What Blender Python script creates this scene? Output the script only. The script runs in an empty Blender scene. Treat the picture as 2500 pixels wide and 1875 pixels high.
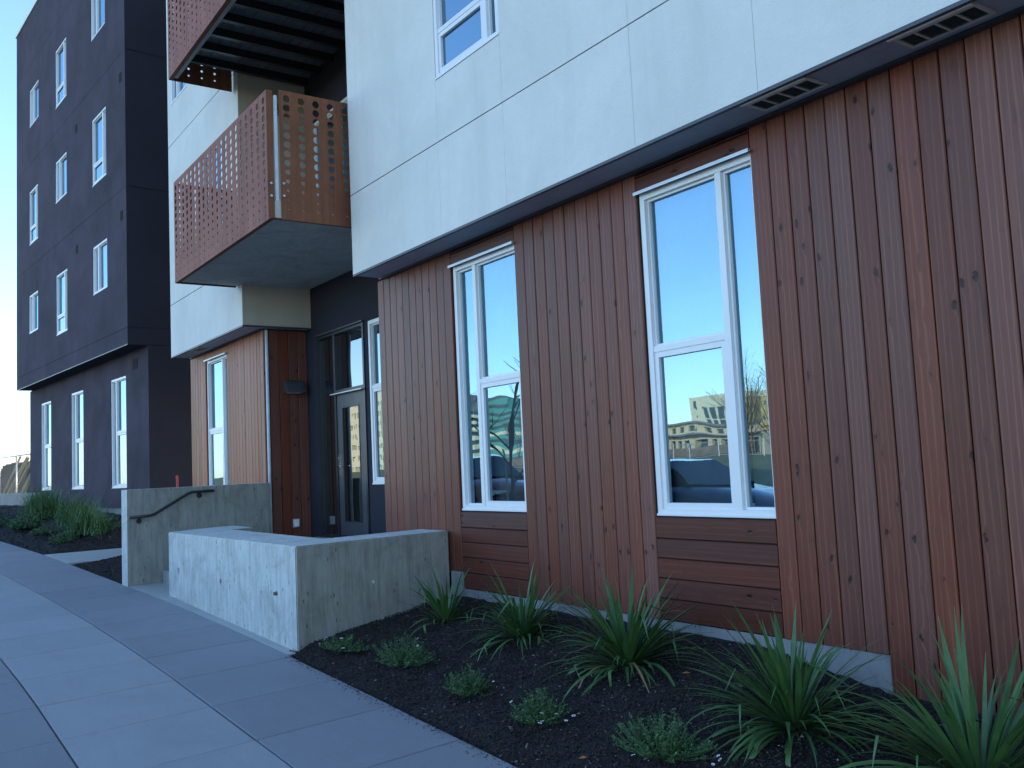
import bpy, bmesh, math, random
from mathutils import Vector, Matrix, noise
R = math.radians
sc = bpy.context.scene

# ------------------------------------------------------------------ camera, light, exposure
cam = bpy.data.objects.new('camera', bpy.data.cameras.new('camera'))
sc.collection.objects.link(cam)
yaw, pit, rol = -.959225, .0868005, -.0467826
fwd = Vector((math.sin(yaw)*math.cos(pit), math.cos(yaw)*math.cos(pit), math.sin(pit)))
rt = Vector((math.cos(yaw), -math.sin(yaw), 0)); up = rt.cross(fwd)
rt2 = math.cos(rol)*rt + math.sin(rol)*up; up2 = -math.sin(rol)*rt + math.cos(rol)*up
cam.matrix_world = Matrix(((rt2.x, up2.x, -fwd.x, 0), (rt2.y, up2.y, -fwd.y, 0), (rt2.z, up2.z, -fwd.z, 1.55), (0, 0, 0, 1)))
cam.data.sensor_width = 36; cam.data.lens = 36*2253.9/2500
cam.data.clip_start = .05; cam.data.clip_end = 3000
sc.camera = cam

SUN_EL, SUN_AZ = 21.0, 28.0          # azimuth from +Y towards +X (behind the building)
w = bpy.data.worlds.new("World"); sc.world = w; w.use_nodes = True
nt = w.node_tree; bg = nt.nodes['Background']
sky = nt.nodes.new('ShaderNodeTexSky'); sky.sky_type = 'NISHITA'; sky.sun_disc = False
sky.sun_elevation = R(SUN_EL); sky.sun_rotation = R(SUN_AZ)
sky.air_density = 1.0; sky.dust_density = 0.3; sky.ozone_density = 3.5
nt.links.new(sky.outputs[0], bg.inputs[0]); bg.inputs[1].default_value = .15
sl = bpy.data.lights.new('sun', 'SUN'); sl.energy = 2.4; sl.angle = R(.5); sl.color = (1, .86, .66)
sun = bpy.data.objects.new('sun', sl); sc.collection.objects.link(sun)
sd = Vector((math.sin(R(SUN_AZ))*math.cos(R(SUN_EL)), math.cos(R(SUN_AZ))*math.cos(R(SUN_EL)), math.sin(R(SUN_EL))))
sun.rotation_euler = sd.to_track_quat('Z', 'Y').to_euler()
sun.location = (-20, 30, 40)
sc.view_settings.view_transform = 'Standard'; sc.view_settings.look = 'None'
sc.view_settings.gamma = 1; sc.view_settings.exposure = 1.72
sc.view_settings.use_curve_mapping = False
sc.render.engine = 'CYCLES'; sc.cycles.use_denoising = True
sc.cycles.max_bounces = 8; sc.cycles.glossy_bounces = 5; sc.cycles.transparent_max_bounces = 12

# ------------------------------------------------------------------ object helpers
C = sc.collection
def link(name, data, parent=None, mat=None):
    o = bpy.data.objects.new(name, data); C.objects.link(o)
    if parent: o.parent = parent
    if mat and data and not data.materials: data.materials.append(mat)
    return o
def empty(name, loc=(0, 0, 0), rz=0, parent=None):
    o = bpy.data.objects.new(name, None); C.objects.link(o); o.location = loc; o.rotation_euler = (0, 0, rz)
    o.empty_display_size = .2
    if parent: o.parent = parent
    return o
def tag(o, label=None, cat=None, group=None, kind=None):
    if label: o['label'] = label
    if cat: o['category'] = cat
    if group: o['group'] = group
    if kind: o['kind'] = kind
    return o

class MB:
    def __init__(s): s.v = []; s.f = []
    def quad(s, a, b, c, d):
        n = len(s.v); s.v += [tuple(a), tuple(b), tuple(c), tuple(d)]; s.f.append((n, n+1, n+2, n+3)); return s
    def poly(s, pts):
        n = len(s.v); s.v += [tuple(p) for p in pts]; s.f.append(tuple(range(n, n+len(pts)))); return s
    def box(s, x0, x1, y0, y1, z0, z1):
        n = len(s.v)
        s.v += [(x0,y0,z0),(x1,y0,z0),(x1,y1,z0),(x0,y1,z0),(x0,y0,z1),(x1,y0,z1),(x1,y1,z1),(x0,y1,z1)]
        s.f += [tuple(n+i for i in q) for q in ((0,3,2,1),(4,5,6,7),(0,1,5,4),(1,2,6,5),(2,3,7,6),(3,0,4,7))]; return s
    def prism(s, pts, z0, z1):          # pts counter-clockwise; z0/z1 numbers or functions
        f0 = z0 if callable(z0) else (lambda x, y: z0); f1 = z1 if callable(z1) else (lambda x, y: z1)
        n = len(s.v); k = len(pts)
        s.v += [(p[0], p[1], f0(p[0], p[1])) for p in pts] + [(p[0], p[1], f1(p[0], p[1])) for p in pts]
        s.f.append(tuple(n+i for i in reversed(range(k)))); s.f.append(tuple(n+k+i for i in range(k)))
        for i in range(k): j = (i+1) % k; s.f.append((n+i, n+j, n+k+j, n+k+i))
        return s
    def tube(s, pts, rad, seg=8, cap=True):
        pts = [Vector(p) for p in pts]; n0 = len(s.v); m = len(pts)
        rs = rad if isinstance(rad, (list, tuple)) else [rad]*m
        for i, p in enumerate(pts):
            d = (pts[min(i+1, m-1)] - pts[max(i-1, 0)]).normalized()
            a = Vector((0, 0, 1)) if abs(d.z) < .95 else Vector((1, 0, 0))
            u = d.cross(a).normalized(); v = d.cross(u)
            for k in range(seg):
                t = 2*math.pi*k/seg; q = p + (u*math.cos(t) + v*math.sin(t))*rs[i]; s.v.append(tuple(q))
        for i in range(m-1):
            for k in range(seg):
                a = n0+i*seg+k; b = n0+i*seg+(k+1) % seg; s.f.append((a, b, b+seg, a+seg))
        if cap:
            s.f.append(tuple(n0+k for k in reversed(range(seg)))); s.f.append(tuple(n0+(m-1)*seg+k for k in range(seg)))
        return s
    def mesh(s, name='m', smooth=False):
        me = bpy.data.meshes.new(name); me.from_pydata(s.v, [], s.f)
        bm = bmesh.new(); bm.from_mesh(me); bmesh.ops.recalc_face_normals(bm, faces=bm.faces); bm.to_mesh(me); bm.free()
        if smooth: me.polygons.foreach_set('use_smooth', [True]*len(me.polygons))
        me.update(); return me
    def raw(s, name='m', smooth=False):
        me = bpy.data.meshes.new(name); me.from_pydata(s.v, [], s.f)
        if smooth: me.polygons.foreach_set('use_smooth', [True]*len(me.polygons))
        me.update(); return me
    def obj(s, name, mat, parent=None, smooth=False, bev=0, keep=False):
        me = s.raw(name, smooth) if keep else s.mesh(name, smooth)
        if bev:
            bm = bmesh.new(); bm.from_mesh(me); bmesh.ops.remove_doubles(bm, verts=bm.verts, dist=1e-5)
            es = [e for e in bm.edges if len(e.link_faces) == 2 and e.calc_face_angle(0) > .5]
            bmesh.ops.bevel(bm, geom=es, offset=bev, segments=2, affect='EDGES', profile=.6, clamp_overlap=True)
            bm.to_mesh(me); bm.free()
        return link(name, me, parent, mat)

# ------------------------------------------------------------------ material helpers
def lerp(t, a, b): return a+(b-a)*t
class NM:
    def __init__(s, name, rough=.8, metal=0):
        s.m = bpy.data.materials.new(name); s.m.use_nodes = True; s.t = s.m.node_tree
        s.b = s.t.nodes['Principled BSDF']; s.b.inputs['Roughness'].default_value = rough; s.b.inputs['Metallic'].default_value = metal
        s._tc = None
    def n(s, typ, **kw):
        x = s.t.nodes.new(typ)
        for k, v in kw.items():
            if k.startswith('i_'):
                key = k[2:]; key = int(key) if key.isdigit() else key.replace('_', ' ')
                x.inputs[key].default_value = v
            else: setattr(x, k, v)
        return x
    def l(s, a, b): s.t.links.new(a, b)
    def co(s, scale=(1, 1, 1), rnd=False, which='Object'):
        tc = s.n('ShaderNodeTexCoord'); out = tc.outputs[which]
        if rnd:
            oi = s.n('ShaderNodeObjectInfo'); mu = s.n('ShaderNodeMath', operation='MULTIPLY', i_1=83.7); s.l(oi.outputs['Random'], mu.inputs[0])
            ad = s.n('ShaderNodeVectorMath', operation='ADD'); s.l(out, ad.inputs[0]); s.l(mu.outputs[0], ad.inputs[1]); out = ad.outputs[0]
        mp = s.n('ShaderNodeMapping'); mp.inputs['Scale'].default_value = scale; s.l(out, mp.inputs[0]); return mp.outputs[0]
    def noise(s, co, scale=5, detail=5, rough=.55, dist=0):
        x = s.n('ShaderNodeTexNoise'); x.inputs['Scale'].default_value = scale; x.inputs['Detail'].default_value = detail
        x.inputs['Roughness'].default_value = rough; x.inputs['Distortion'].default_value = dist; s.l(co, x.inputs[0]); return x.outputs['Fac']
    def ramp(s, fac, stops, interp='LINEAR'):
        r = s.n('ShaderNodeValToRGB'); r.color_ramp.interpolation = interp
        e = r.color_ramp.elements
        while len(e) < len(stops): e.new(.5)
        for i, (p, c) in enumerate(stops):
            e[i].position = p; c = (c, c, c) if isinstance(c, (int, float)) else c; e[i].color = (*c[:3], 1)
        s.l(fac, r.inputs[0]); return r.outputs[0]
    def mix(s, fac, a, b, mode='MIX'):
        x = s.n('ShaderNodeMix', data_type='RGBA', blend_type=mode)
        for v, i in ((fac, 0), (a, 6), (b, 7)):
            if hasattr(v, 'is_output') or hasattr(v, 'links'): s.l(v, x.inputs[i])
            else: x.inputs[i].default_value = v if i == 0 else (*v[:3], 1)
        return x.outputs[2]
    def math(s, op, a, b=0.0):
        x = s.n('ShaderNodeMath', operation=op)
        for v, i in ((a, 0), (b, 1)):
            if hasattr(v, 'links'): s.l(v, x.inputs[i])
            else: x.inputs[i].default_value = v
        return x.outputs[0]
    def bump(s, h, dist=.01, strength=1, prev=None):
        x = s.n('ShaderNodeBump'); x.inputs['Distance'].default_value = dist; x.inputs['Strength'].default_value = strength
        s.l(h, x.inputs['Height'])
        if prev: s.l(prev, x.inputs['Normal'])
        return x.outputs[0]
    def col(s, c):
        if hasattr(c, 'links'): s.l(c, s.b.inputs['Base Color'])
        else: s.b.inputs['Base Color'].default_value = (*c, 1)
    def nrm(s, x): s.l(x, s.b.inputs['Normal'])
    def rough(s, x): s.l(x, s.b.inputs['Roughness'])

def flat(name, c, rough=.6, metal=0, var=.12, scale=6):
    m = NM(name, rough, metal); co = m.co()
    f = m.noise(co, scale, 4)
    m.col(m.ramp(f, [(.3, tuple(v*(1-var) for v in c)), (.7, tuple(min(1, v*(1+var)) for v in c))]))
    m.nrm(m.bump(m.noise(co, scale*20, 3), .001, .5)); return m.m

def stucco(name, c, mott=.10, bump=.003):
    m = NM(name, .93); co = m.co()
    big = m.noise(co, .9, 5, .6, .4); fine = m.noise(co, 9, 4, .7); pits = m.noise(co, 60, 4, .75)
    c1 = tuple(v*(1-mott) for v in c); c2 = tuple(min(1, v*(1+mott*.5)) for v in c)
    a = m.ramp(big, [(.32, c1), (.62, c2)])
    streak = m.noise(m.co((3, 3, .25)), 1.4, 4, .6)
    a = m.mix(m.ramp(streak, [(.5, 0), (.75, .35)]), a, tuple(v*.8 for v in c), 'MIX')
    b = m.mix(m.ramp(fine, [(.3, .0), (.75, .22)]), a, tuple(v*.82 for v in c))
    pm = m.ramp(pits, [(.66, 0), (.76, .35)])
    b = m.mix(pm, b, tuple(v*.55 for v in c)); m.col(b)
    h = m.mix(.5, m.noise(co, 35, 5, .7), pits); m.nrm(m.bump(h, bump, 1)); return m.m

def concrete(name, c, streak=.5, dark=(.12, .115, .10), holes=True):
    m = NM(name, .85); co = m.co()
    big = m.noise(co, 2.6, 7, .7, 1.0)
    st = m.noise(m.co((9, 9, .9)), 2.2, 6, .7, .3)
    a = m.ramp(big, [(.3, tuple(v*.72 for v in c)), (.5, c), (.72, tuple(min(1, v*1.15) for v in c))])
    a = m.mix(m.ramp(st, [(.42, 0), (.66, streak)]), a, dark)
    st2 = m.noise(m.co((14, 14, 1.6)), 3.1, 4, .6, .2)
    a = m.mix(m.ramp(st2, [(.56, 0), (.68, streak*.55)]), a, tuple(min(1, v*1.25) for v in c))
    if holes:
        vo = m.n('ShaderNodeTexVoronoi'); vo.inputs['Scale'].default_value = 1; m.l(m.co((26, 26, 9)), vo.inputs[0])
        vc = m.n('ShaderNodeSeparateColor'); m.l(vo.outputs['Color'], vc.inputs[0])
        pick = m.ramp(vc.outputs[0], [(.74, 0), (.78, 1)])
        hol = m.math('MULTIPLY', m.ramp(vo.outputs['Distance'], [(.12, 1), (.22, 0)]), pick)
        a = m.mix(m.math('MULTIPLY', hol, .75), a, (.05, .05, .045))
        m.nrm(m.bump(m.mix(hol, m.noise(co, 22, 5, .6), (0, 0, 0)), .006, .8))
    else: m.nrm(m.bump(m.noise(co, 30, 5, .6), .003, .8))
    m.col(a); return m.m

def paving(name, c):
    m = NM(name, .8)
    co = m.co(rnd=True); oi = m.n('ShaderNodeObjectInfo')
    cw = m.co()
    a = m.ramp(m.noise(co, 1.3, 6, .65, .8), [(.3, tuple(v*.91 for v in c)), (.55, c), (.75, tuple(v*1.06 for v in c))])
    a = m.mix(m.ramp(m.noise(m.co((1, 5, 1)), 2.2, 5, .6, .5), [(.45, 0), (.7, .22)]), a, tuple(v*.8 for v in c))
    a = m.mix(m.ramp(m.noise(cw, 220, 2, .5), [(.38, .35), (.6, 0)]), a, tuple(v*.6 for v in c))
    a = m.mix(m.ramp(m.noise(cw, 38, 3, .6), [(.62, 0), (.74, .25)]), a, tuple(min(1, v*1.4) for v in c))
    a = m.mix(m.ramp(m.noise(cw, 5.5, 5, .75, 1), [(.64, 0), (.72, .3)]), a, tuple(v*.62 for v in c))
    br = m.math('ADD', m.math('MULTIPLY', oi.outputs['Random'], .09), .955)
    v = m.n('ShaderNodeVectorMath', operation='SCALE'); m.l(a, v.inputs[0]); m.l(br, v.inputs['Scale'])
    m.col(v.outputs[0]); m.nrm(m.bump(m.noise(m.co((1, .25, 1)), 150, 3, .6), .0015, .7)); return m.m

def wood(name, c, c2, horiz=False, rough=.42, knots=1.0):
    m = NM(name, rough); m.b.inputs['Specular IOR Level'].default_value = .3
    ax = (lambda a, l: (l, a, a)) if horiz else (lambda a, l: (a, a, l))
    co = m.co(rnd=True)
    oi = m.n('ShaderNodeObjectInfo')
    def mp(sc_):
        x = m.n('ShaderNodeMapping'); x.inputs['Scale'].default_value = sc_; m.l(co, x.inputs[0]); return x.outputs[0]
    # knots
    wob = m.n('ShaderNodeTexNoise'); wob.inputs['Scale'].default_value = 26; wob.inputs['Detail'].default_value = 3; m.l(co, wob.inputs[0])
    wo2 = m.n('ShaderNodeVectorMath', operation='SCALE'); m.l(wob.outputs['Color'], wo2.inputs[0]); wo2.inputs['Scale'].default_value = .22
    wo3 = m.n('ShaderNodeVectorMath', operation='ADD'); m.l(mp(ax(9, 4.6)), wo3.inputs[0]); m.l(wo2.outputs[0], wo3.inputs[1])
    vo = m.n('ShaderNodeTexVoronoi'); vo.inputs['Scale'].default_value = 1; m.l(wo3.outputs[0], vo.inputs[0])
    sepc = m.n('ShaderNodeSeparateColor'); m.l(vo.outputs['Color'], sepc.inputs[0])
    pick = m.ramp(sepc.outputs[1], [(.42, 0), (.46, 1)])
    kn = m.math('MULTIPLY', m.ramp(vo.outputs['Distance'], [(.05, 1), (.10, .75), (.145, 0)]), pick)
    halo = m.math('MULTIPLY', m.ramp(vo.outputs['Distance'], [(.0, 1), (.40, 0)]), pick)
    # grain, bending round the knots
    wv = m.n('ShaderNodeTexWave'); wv.wave_type = 'RINGS'; wv.rings_direction = 'X' if horiz else 'Z'
    wv.inputs['Scale'].default_value = 3.2; wv.inputs['Distortion'].default_value = 7; wv.inputs['Detail'].default_value = 3
    wv.inputs['Detail Scale'].default_value = .9
    m.l(mp(ax(3.4, .10)), wv.inputs[0]); m.l(m.math('MULTIPLY', halo, 3), wv.inputs['Phase Offset'])
    fine = m.noise(mp(ax(150, 3.0)), 1, 4, .6); mid = m.noise(mp(ax(22, .9)), 1, 4, .6, .6); bigv = m.noise(mp(ax(2.5, .55)), 1, 4, .6)
    cm = tuple(lerp(.5, u, v) for u, v in zip(c, c2))
    a = m.ramp(wv.outputs['Fac'], [(.10, tuple(v*.95 for v in c)), (.86, c), (.99, cm)])
    a = m.mix(m.ramp(fine, [(.35, .35), (.6, 0)]), a, tuple(v*.72 for v in c))
    a = m.mix(m.ramp(mid, [(.55, 0), (.78, .35)]), a, c2)
    a = m.mix(m.ramp(bigv, [(.45, 0), (.72, .45)]), a, tuple(v*.70 for v in c))
    smu = m.noise(mp(ax(16, 4)), 1, 3, .6); a = m.mix(m.ramp(smu, [(.62, 0), (.74, .45)]), a, tuple(v*.45 for v in c))
    pal = m.noise(mp(ax(60, 1.6)), 1, 4, .65, .8); a = m.mix(m.ramp(pal, [(.62, 0), (.72, .35)]), a, tuple(min(1, v*1.25) for v in c2))
    a = m.mix(m.math('MULTIPLY', halo, .35), a, tuple(v*.6 for v in c))
    a = m.mix(m.math('MULTIPLY', kn, .9*knots), a, (c[0]*.10, c[1]*.12, c[2]*.18))
    # weathering: pale scuffs low down
    oir = oi.outputs['Random']
    hs = m.n('ShaderNodeHueSaturation'); m.l(a, hs.inputs['Color'])
    m.l(m.math('ADD', m.math('MULTIPLY', oir, .34), .84), hs.inputs['Value'])
    r2 = m.math('FRACT', m.math('MULTIPLY', oir, 37.3)); m.l(m.math('ADD', m.math('MULTIPLY', r2, .2), .88), hs.inputs['Saturation'])
    m.col(hs.outputs[0])
    m.rough(m.math('ADD', m.math('MULTIPLY', mid, .25), rough-.12))
    b1 = m.bump(fine, .0008, .7); m.nrm(m.bump(kn, -.004, .8, b1)); return m.m

def corten(name, c, c2):
    m = NM(name, .72, .0); co = m.co()
    a = m.ramp(m.noise(co, 2.2, 6, .7, .5), [(.3, c), (.7, c2)])
    a = m.mix(m.ramp(m.noise(m.co((14, 14, .6)), 1.5, 5, .65), [(.45, 0), (.68, .55)]), a, tuple(v*.5 for v in c))
    a = m.mix(m.ramp(m.noise(m.co((9, 9, .4)), 2.5, 3, .6), [(.58, 0), (.72, .4)]), a, (c2[0]*1.2, c2[1]*1.35, c2[2]*1.6))
    m.col(a); m.nrm(m.bump(m.noise(co, 90, 4, .7), .0012, .8)); return m.m

def glass(name, see=.0, base=(.012, .014, .018), r0=.30, wav=.0016, tint=(.82, .93, 1.0)):
    """coated glazing: mirror-like coat over either a dark room or a see-through pane"""
    m = bpy.data.materials.new(name); m.use_nodes = True; t = m.node_tree; t.nodes.clear()
    out = t.nodes.new('ShaderNodeOutputMaterial'); mx = t.nodes.new('ShaderNodeMixShader'); gl = t.nodes.new('ShaderNodeBsdfGlossy')
    gl.inputs['Color'].default_value = (*tint, 1); gl.inputs['Roughness'].default_value = .006
    if see:
        ba = t.nodes.new('ShaderNodeBsdfTransparent'); ba.inputs[0].default_value = (see*.85, see, see*1.02, 1)
    else:
        ba = t.nodes.new('ShaderNodeBsdfDiffuse'); ba.inputs[0].default_value = (*base, 1)
    fr = t.nodes.new('ShaderNodeFresnel'); fr.inputs[0].default_value = 1.55
    mr = t.nodes.new('ShaderNodeMapRange'); mr.inputs[1].default_value = .04; mr.inputs[3].default_value = r0; mr.inputs[4].default_value = 1
    t.links.new(fr.outputs[0], mr.inputs[0]); t.links.new(mr.outputs[0], mx.inputs[0])
    tc = t.nodes.new('ShaderNodeTexCoord'); no = t.nodes.new('ShaderNodeTexNoise'); no.inputs['Scale'].default_value = 1.9; no.inputs['Detail'].default_value = 1
    bu = t.nodes.new('ShaderNodeBump'); bu.inputs['Distance'].default_value = wav; bu.inputs['Strength'].default_value = 1
    t.links.new(tc.outputs['Object'], no.inputs[0]); t.links.new(no.outputs[0], bu.inputs['Height']); t.links.new(bu.outputs[0], gl.inputs['Normal'])
    t.links.new(ba.outputs[0], mx.inputs[1]); t.links.new(gl.outputs[0], mx.inputs[2]); t.links.new(mx.outputs[0], out.inputs[0]); return m

def leafmat(name, c, c2, tip=(.35, .25, .12), rough=.45, tipamt=.5):
    m = NM(name, rough); oi = m.n('ShaderNodeObjectInfo'); co = m.co(rnd=True)
    a = m.mix(oi.outputs['Random'], c, c2)
    a = m.mix(m.ramp(m.noise(co, 9, 4, .6), [(.35, 0), (.7, .45)]), a, tuple(v*1.5 for v in c2))
    uv = m.n('ShaderNodeTexCoord'); sx = m.n('ShaderNodeSeparateXYZ'); m.l(uv.outputs['Generated'], sx.inputs[0])
    if tipamt: a = m.mix(m.math('MULTIPLY', m.ramp(sx.outputs[0], [(.93, 0), (.985, 1)]), tipamt), a, tip)
    m.col(a); m.b.inputs['Subsurface Weight'].default_value = 0
    return m.m

M = {}
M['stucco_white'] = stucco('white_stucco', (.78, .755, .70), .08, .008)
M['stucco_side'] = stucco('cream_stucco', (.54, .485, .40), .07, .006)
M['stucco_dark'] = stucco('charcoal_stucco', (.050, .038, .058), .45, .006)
M['stucco_dark2'] = stucco('charcoal_recess_and_shade_stucco', (.020, .019, .032), .2, .003)  # recess walls; charcoal building's side face too, its shade put into the colour
M['wood'] = wood('stained_cedar', (.170, .052, .034), (.32, .115, .066))
M['wood_h'] = wood('stained_cedar_horizontal', (.110, .032, .021), (.19, .058, .033), True, .42)
M['wood_side'] = wood('stained_cedar_return', (.17, .046, .026), (.26, .08, .043), False, .5)
M['wood_lit'] = wood('brightly_lit_cedar', (.34, .115, .060), (.50, .23, .14), False, .5)  # left wing cedar: brighter light painted in as a paler, more orange tone
M['black'] = flat('dark_backing', (.012, .012, .014), .9)
M['white_frame'] = flat('white_vinyl', (.80, .80, .80), .35, 0, .02)
M['soffit'] = flat('grey_soffit_metal', (.36, .41, .48), .5, 0, .08)
M['soffit_trim'] = flat('dark_trim_metal', (.05, .055, .065), .4)
M['wire'] = flat('grey_wire', (.16, .16, .15), .7)
M['tie_mortar'] = flat('tie_hole_mortar', (.13, .125, .11), .95)
M['pipe'] = flat('pale_grey_pipe', (.62, .65, .68), .5, 0)
M['louvre'] = flat('vent_louvre', (.16, .15, .13), .6)
M['vent_frame'] = flat('vent_frame_metal', (.62, .60, .55), .6)
M['light_trim'] = flat('pale_metal_trim', (.80, .80, .76), .5, 0)
M['galv'] = flat('galvanised_metal', (.55, .57, .60), .4, .6, .1)
M['steel'] = flat('polished_steel', (.75, .76, .78), .18, 1, .04)
M['vent_dark'] = flat('dark_vent', (.012, .011, .014), .95)
M['black_metal'] = flat('black_painted_metal', (.022, .020, .022), .35)
M['bronze_frame'] = flat('dark_bronze_aluminium', (.030, .034, .040), .32, .3)
M['door_paint'] = flat('charcoal_door_paint', (.060, .058, .066), .4)
M['glass'] = glass('window_glass', r0=.32, tint=(.56, .82, 1.0), wav=.0020)
M['glass_see'] = glass('window_glass_with_blind', .6, r0=.30, tint=(.54, .82, 1.0), wav=.0022)
M['glass_door'] = glass('door_glass', 0, (.010, .011, .012), .22)
M['blind'] = flat('fabric_blind', (.34, .36, .38), .8)
M['room'] = flat('dark_room', (.02, .022, .026), .95)
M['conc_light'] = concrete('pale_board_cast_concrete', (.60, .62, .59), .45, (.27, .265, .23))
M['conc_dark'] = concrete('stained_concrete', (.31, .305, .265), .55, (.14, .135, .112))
M['conc_soffit'] = concrete('balcony_concrete', (.46, .45, .41), .4, (.26, .25, .22), False)
M['conc_found'] = concrete('foundation_concrete', (.25, .255, .26), .3, (.2, .2, .19))
M['paving'] = paving('sidewalk_concrete', (.345, .36, .38))
M['paving_d'] = paving('dark_sidewalk_concrete', (.258, .268, .29))
M['paving_l'] = paving('entry_strip_concrete', (.40, .42, .40))
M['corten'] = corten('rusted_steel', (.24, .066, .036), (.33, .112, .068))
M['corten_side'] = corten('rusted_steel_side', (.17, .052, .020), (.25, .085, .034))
M['dirt'] = flat('joint_dirt', (.018, .018, .016), .95)

# ------------------------------------------------------------------ ground shape
def interp(x, T):
    if x <= T[0][0]: return T[0][1]
    for (a, b), (c, d) in zip(T, T[1:]):
        if x <= c: return b+(d-b)*(x-a)/(c-a)
    return T[-1][1]
def gz(x): return -.04*(max(-26, min(9, x))+7.88)
EDGE = [(-60, -5.2), (-31, .75), (-25, 1.62), (-20.8, 2.17), (-18, 2.46), (-16, 2.61), (-14, 2.74), (-12, 2.87), (-10, 2.96), (-8, 3.01), (30, 3.05)]
def edge(x): return interp(x, EDGE)
def sw(x0, off):       # point on the sidewalk: off metres towards the road from the bed edge
    x = x0+.12*off; return (x, edge(x)-off)

# base ground: one sheet to the horizon, rising slowly beyond the road
gm = MB(); xs = [-900, -300, -150, -90, -60, -40, -26, -20, -15, -10, -5, 0, 5, 9, 20, 60, 150, 500]
ys = [-900, -300, -120, -60, -48, -36, -24, -14, -11.5, 2, 4, 6, 9, 14, 30, 80, 300, 900]
def base_z(x, y):
    z = gz(x)-.22
    if y < -11.5: z = gz(x)+.02+max(0, min(1, (-36-y)/24))*.75
    if y > 9: z = gz(x)+.4
    return z
for i in range(len(xs)):
    for j in range(len(ys)): gm.v.append((xs[i], ys[j], base_z(xs[i], ys[j])))
for i in range(len(xs)-1):
    for j in range(len(ys)-1):
        a = i*len(ys)+j; gm.f.append((a, a+len(ys), a+len(ys)+1, a+1))
m = NM('dry_grass_ground', .95); co = m.co()
c_ = m.ramp(m.noise(co, .12, 6, .7), [(.35, (.10, .12, .035)), (.6, (.20, .18, .07))]); m.col(m.mix(m.ramp(m.noise(co, 3, 5), [(.4, 0), (.7, .5)]), c_, (.07, .09, .03)))
tag(gm.obj('ground', m.m), kind='structure')

road = MB()
for i in range(60):
    x0 = 30-i*2.0; x1 = x0-2.0
    if x1 < -84: break
    def rp(x, o): p = sw(x, o); return (p[0], p[1], gz(p[0])-.13)
    road.quad(rp(x0, 4.35), rp(x0, 13.0), rp(x1, 13.0), rp(x1, 4.35))
m = NM('asphalt', .9); co = m.co(); m.col(m.ramp(m.noise(co, 40, 5), [(.3, (.035, .035, .038)), (.7, (.065, .065, .067))])); m.nrm(m.bump(m.noise(co, 120, 3), .003))
tag(road.obj('road', m.m), kind='structure')

# sidewalk: sub-base + slabs
sub = MB()
for i in range(64):
    x0 = 28-i*1.0*1.5; x1 = x0-1.5
    def rp(x, o): p = sw(x, o); return (p[0], p[1], gz(p[0])-.045)
    sub.quad(rp(x0, 0), rp(x0, 4.16), rp(x1, 4.16), rp(x1, 0))
side = sub.obj('sidewalk', M['dirt']); tag(side, kind='structure')
OFF = [(0.004, .998, 'paving_d'), (1.011, 1.984, 'paving'), (1.996, 2.98, 'paving_d'), (2.99, 4.15, 'paving')]
random.seed(5)
for k in range(-9, 30):
    xa = -5.02-.915*k; xb = xa-.915
    for bi, (o0, o1, mt) in enumerate(OFF):
        g = .0065 if k else .011
        pts = []
        for (x, o) in ((xa-g, o0), (xb+.0055, o0), (xb+.0055, o1), (xa-g, o1)):
            pts.append(sw(x, o))
        dz = random.uniform(-.0015, .0015)
        q = MB().prism(pts, lambda x, y: gz(x)-.04, lambda x, y: gz(x)+dz)
        me = q.mesh('slab'); bm = bmesh.new(); bm.from_mesh(me)
        es = [e for e in bm.edges if all(v.co.z > gz(v.co.x)-.01 for v in e.verts)]
        bmesh.ops.bevel(bm, geom=es, offset=.006, segments=1, affect='EDGES'); bm.to_mesh(me); bm.free()
        link('slab', me, side, M[mt])
kb = MB()
for i in range(64):
    x0 = 28-i*1.5; x1 = x0-1.49
    pts = [sw(x0, 4.33), sw(x0, 4.17), sw(x1, 4.17), sw(x1, 4.33)]
    kb.prism(pts, lambda x, y: gz(x)-.25, lambda x, y: gz(x)+.004)
tag(kb.obj('kerb', M['paving']), kind='structure')

# planting bed soil (mulch)
def wallrise(x): return interp(x, [(-30, .3), (-13, .3), (-7.9, .28), (-6.7, .31), (-4.8, .43), (-4.1, .43), (-3.2, .33), (0, .32)])
def mulch_z(x, y):
    t = max(0, min(1, (y-edge(x)-.02)/1.75)); t = t**.8
    t *= max(.05, min(1, min(abs(x+17.64), abs(x+16.1))/.6)) if -19 < x < -15 else 1
    n = noise.noise(Vector((x*1.3, y*1.3, 3)))*.035 + noise.noise(Vector((x*6, y*6, 7)))*.018
    return gz(x)-.03+t*(wallrise(x)+.03)+n*min(1, t*5+.25)
def bed(name, x0, x1, y1f, y0f=None, step=.05):
    b = MB(); nx = int((x1-x0)/step)+1; ny = 40
    for i in range(nx+1):
        x = x0+(x1-x0)*i/nx; ya = (y0f or edge)(x)-.0; yb = y1f(x)
        for j in range(ny+1):
            y = ya+(yb-ya)*j/ny; z = mulch_z(x, y)+(random.uniform(-.006, .008) if j else -.01); b.v.append((x, y, z if 0 < i < nx else z-(.35 if i in (0, nx) else 0)))
    for i in range(nx):
        for j in range(ny):
            a = i*(ny+1)+j; b.f.append((a, a+ny+1, a+ny+2, a+1))
    o = link(name, b.raw(name), None, M['mulch']); tag(o, kind='structure'); return o
m = NM('black_bark_mulch', .95); co = m.co()
m.col(m.ramp(m.noise(co, 70, 5, .7), [(.35, (.009, .008, .009)), (.6, (.021, .018, .017)), (.78, (.05, .038, .03))]))
m.nrm(m.bump(m.noise(co, 95, 5, .75), .02, 1)); M['mulch'] = m.m
bed('planting_bed', -8.02, 7.0, lambda x: 4.84)
bed('planting_bed', -16.1, -13.05, lambda x: 4.84)
def lfront(x): return 4.489+.0754*(x+22.16)+.05
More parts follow.
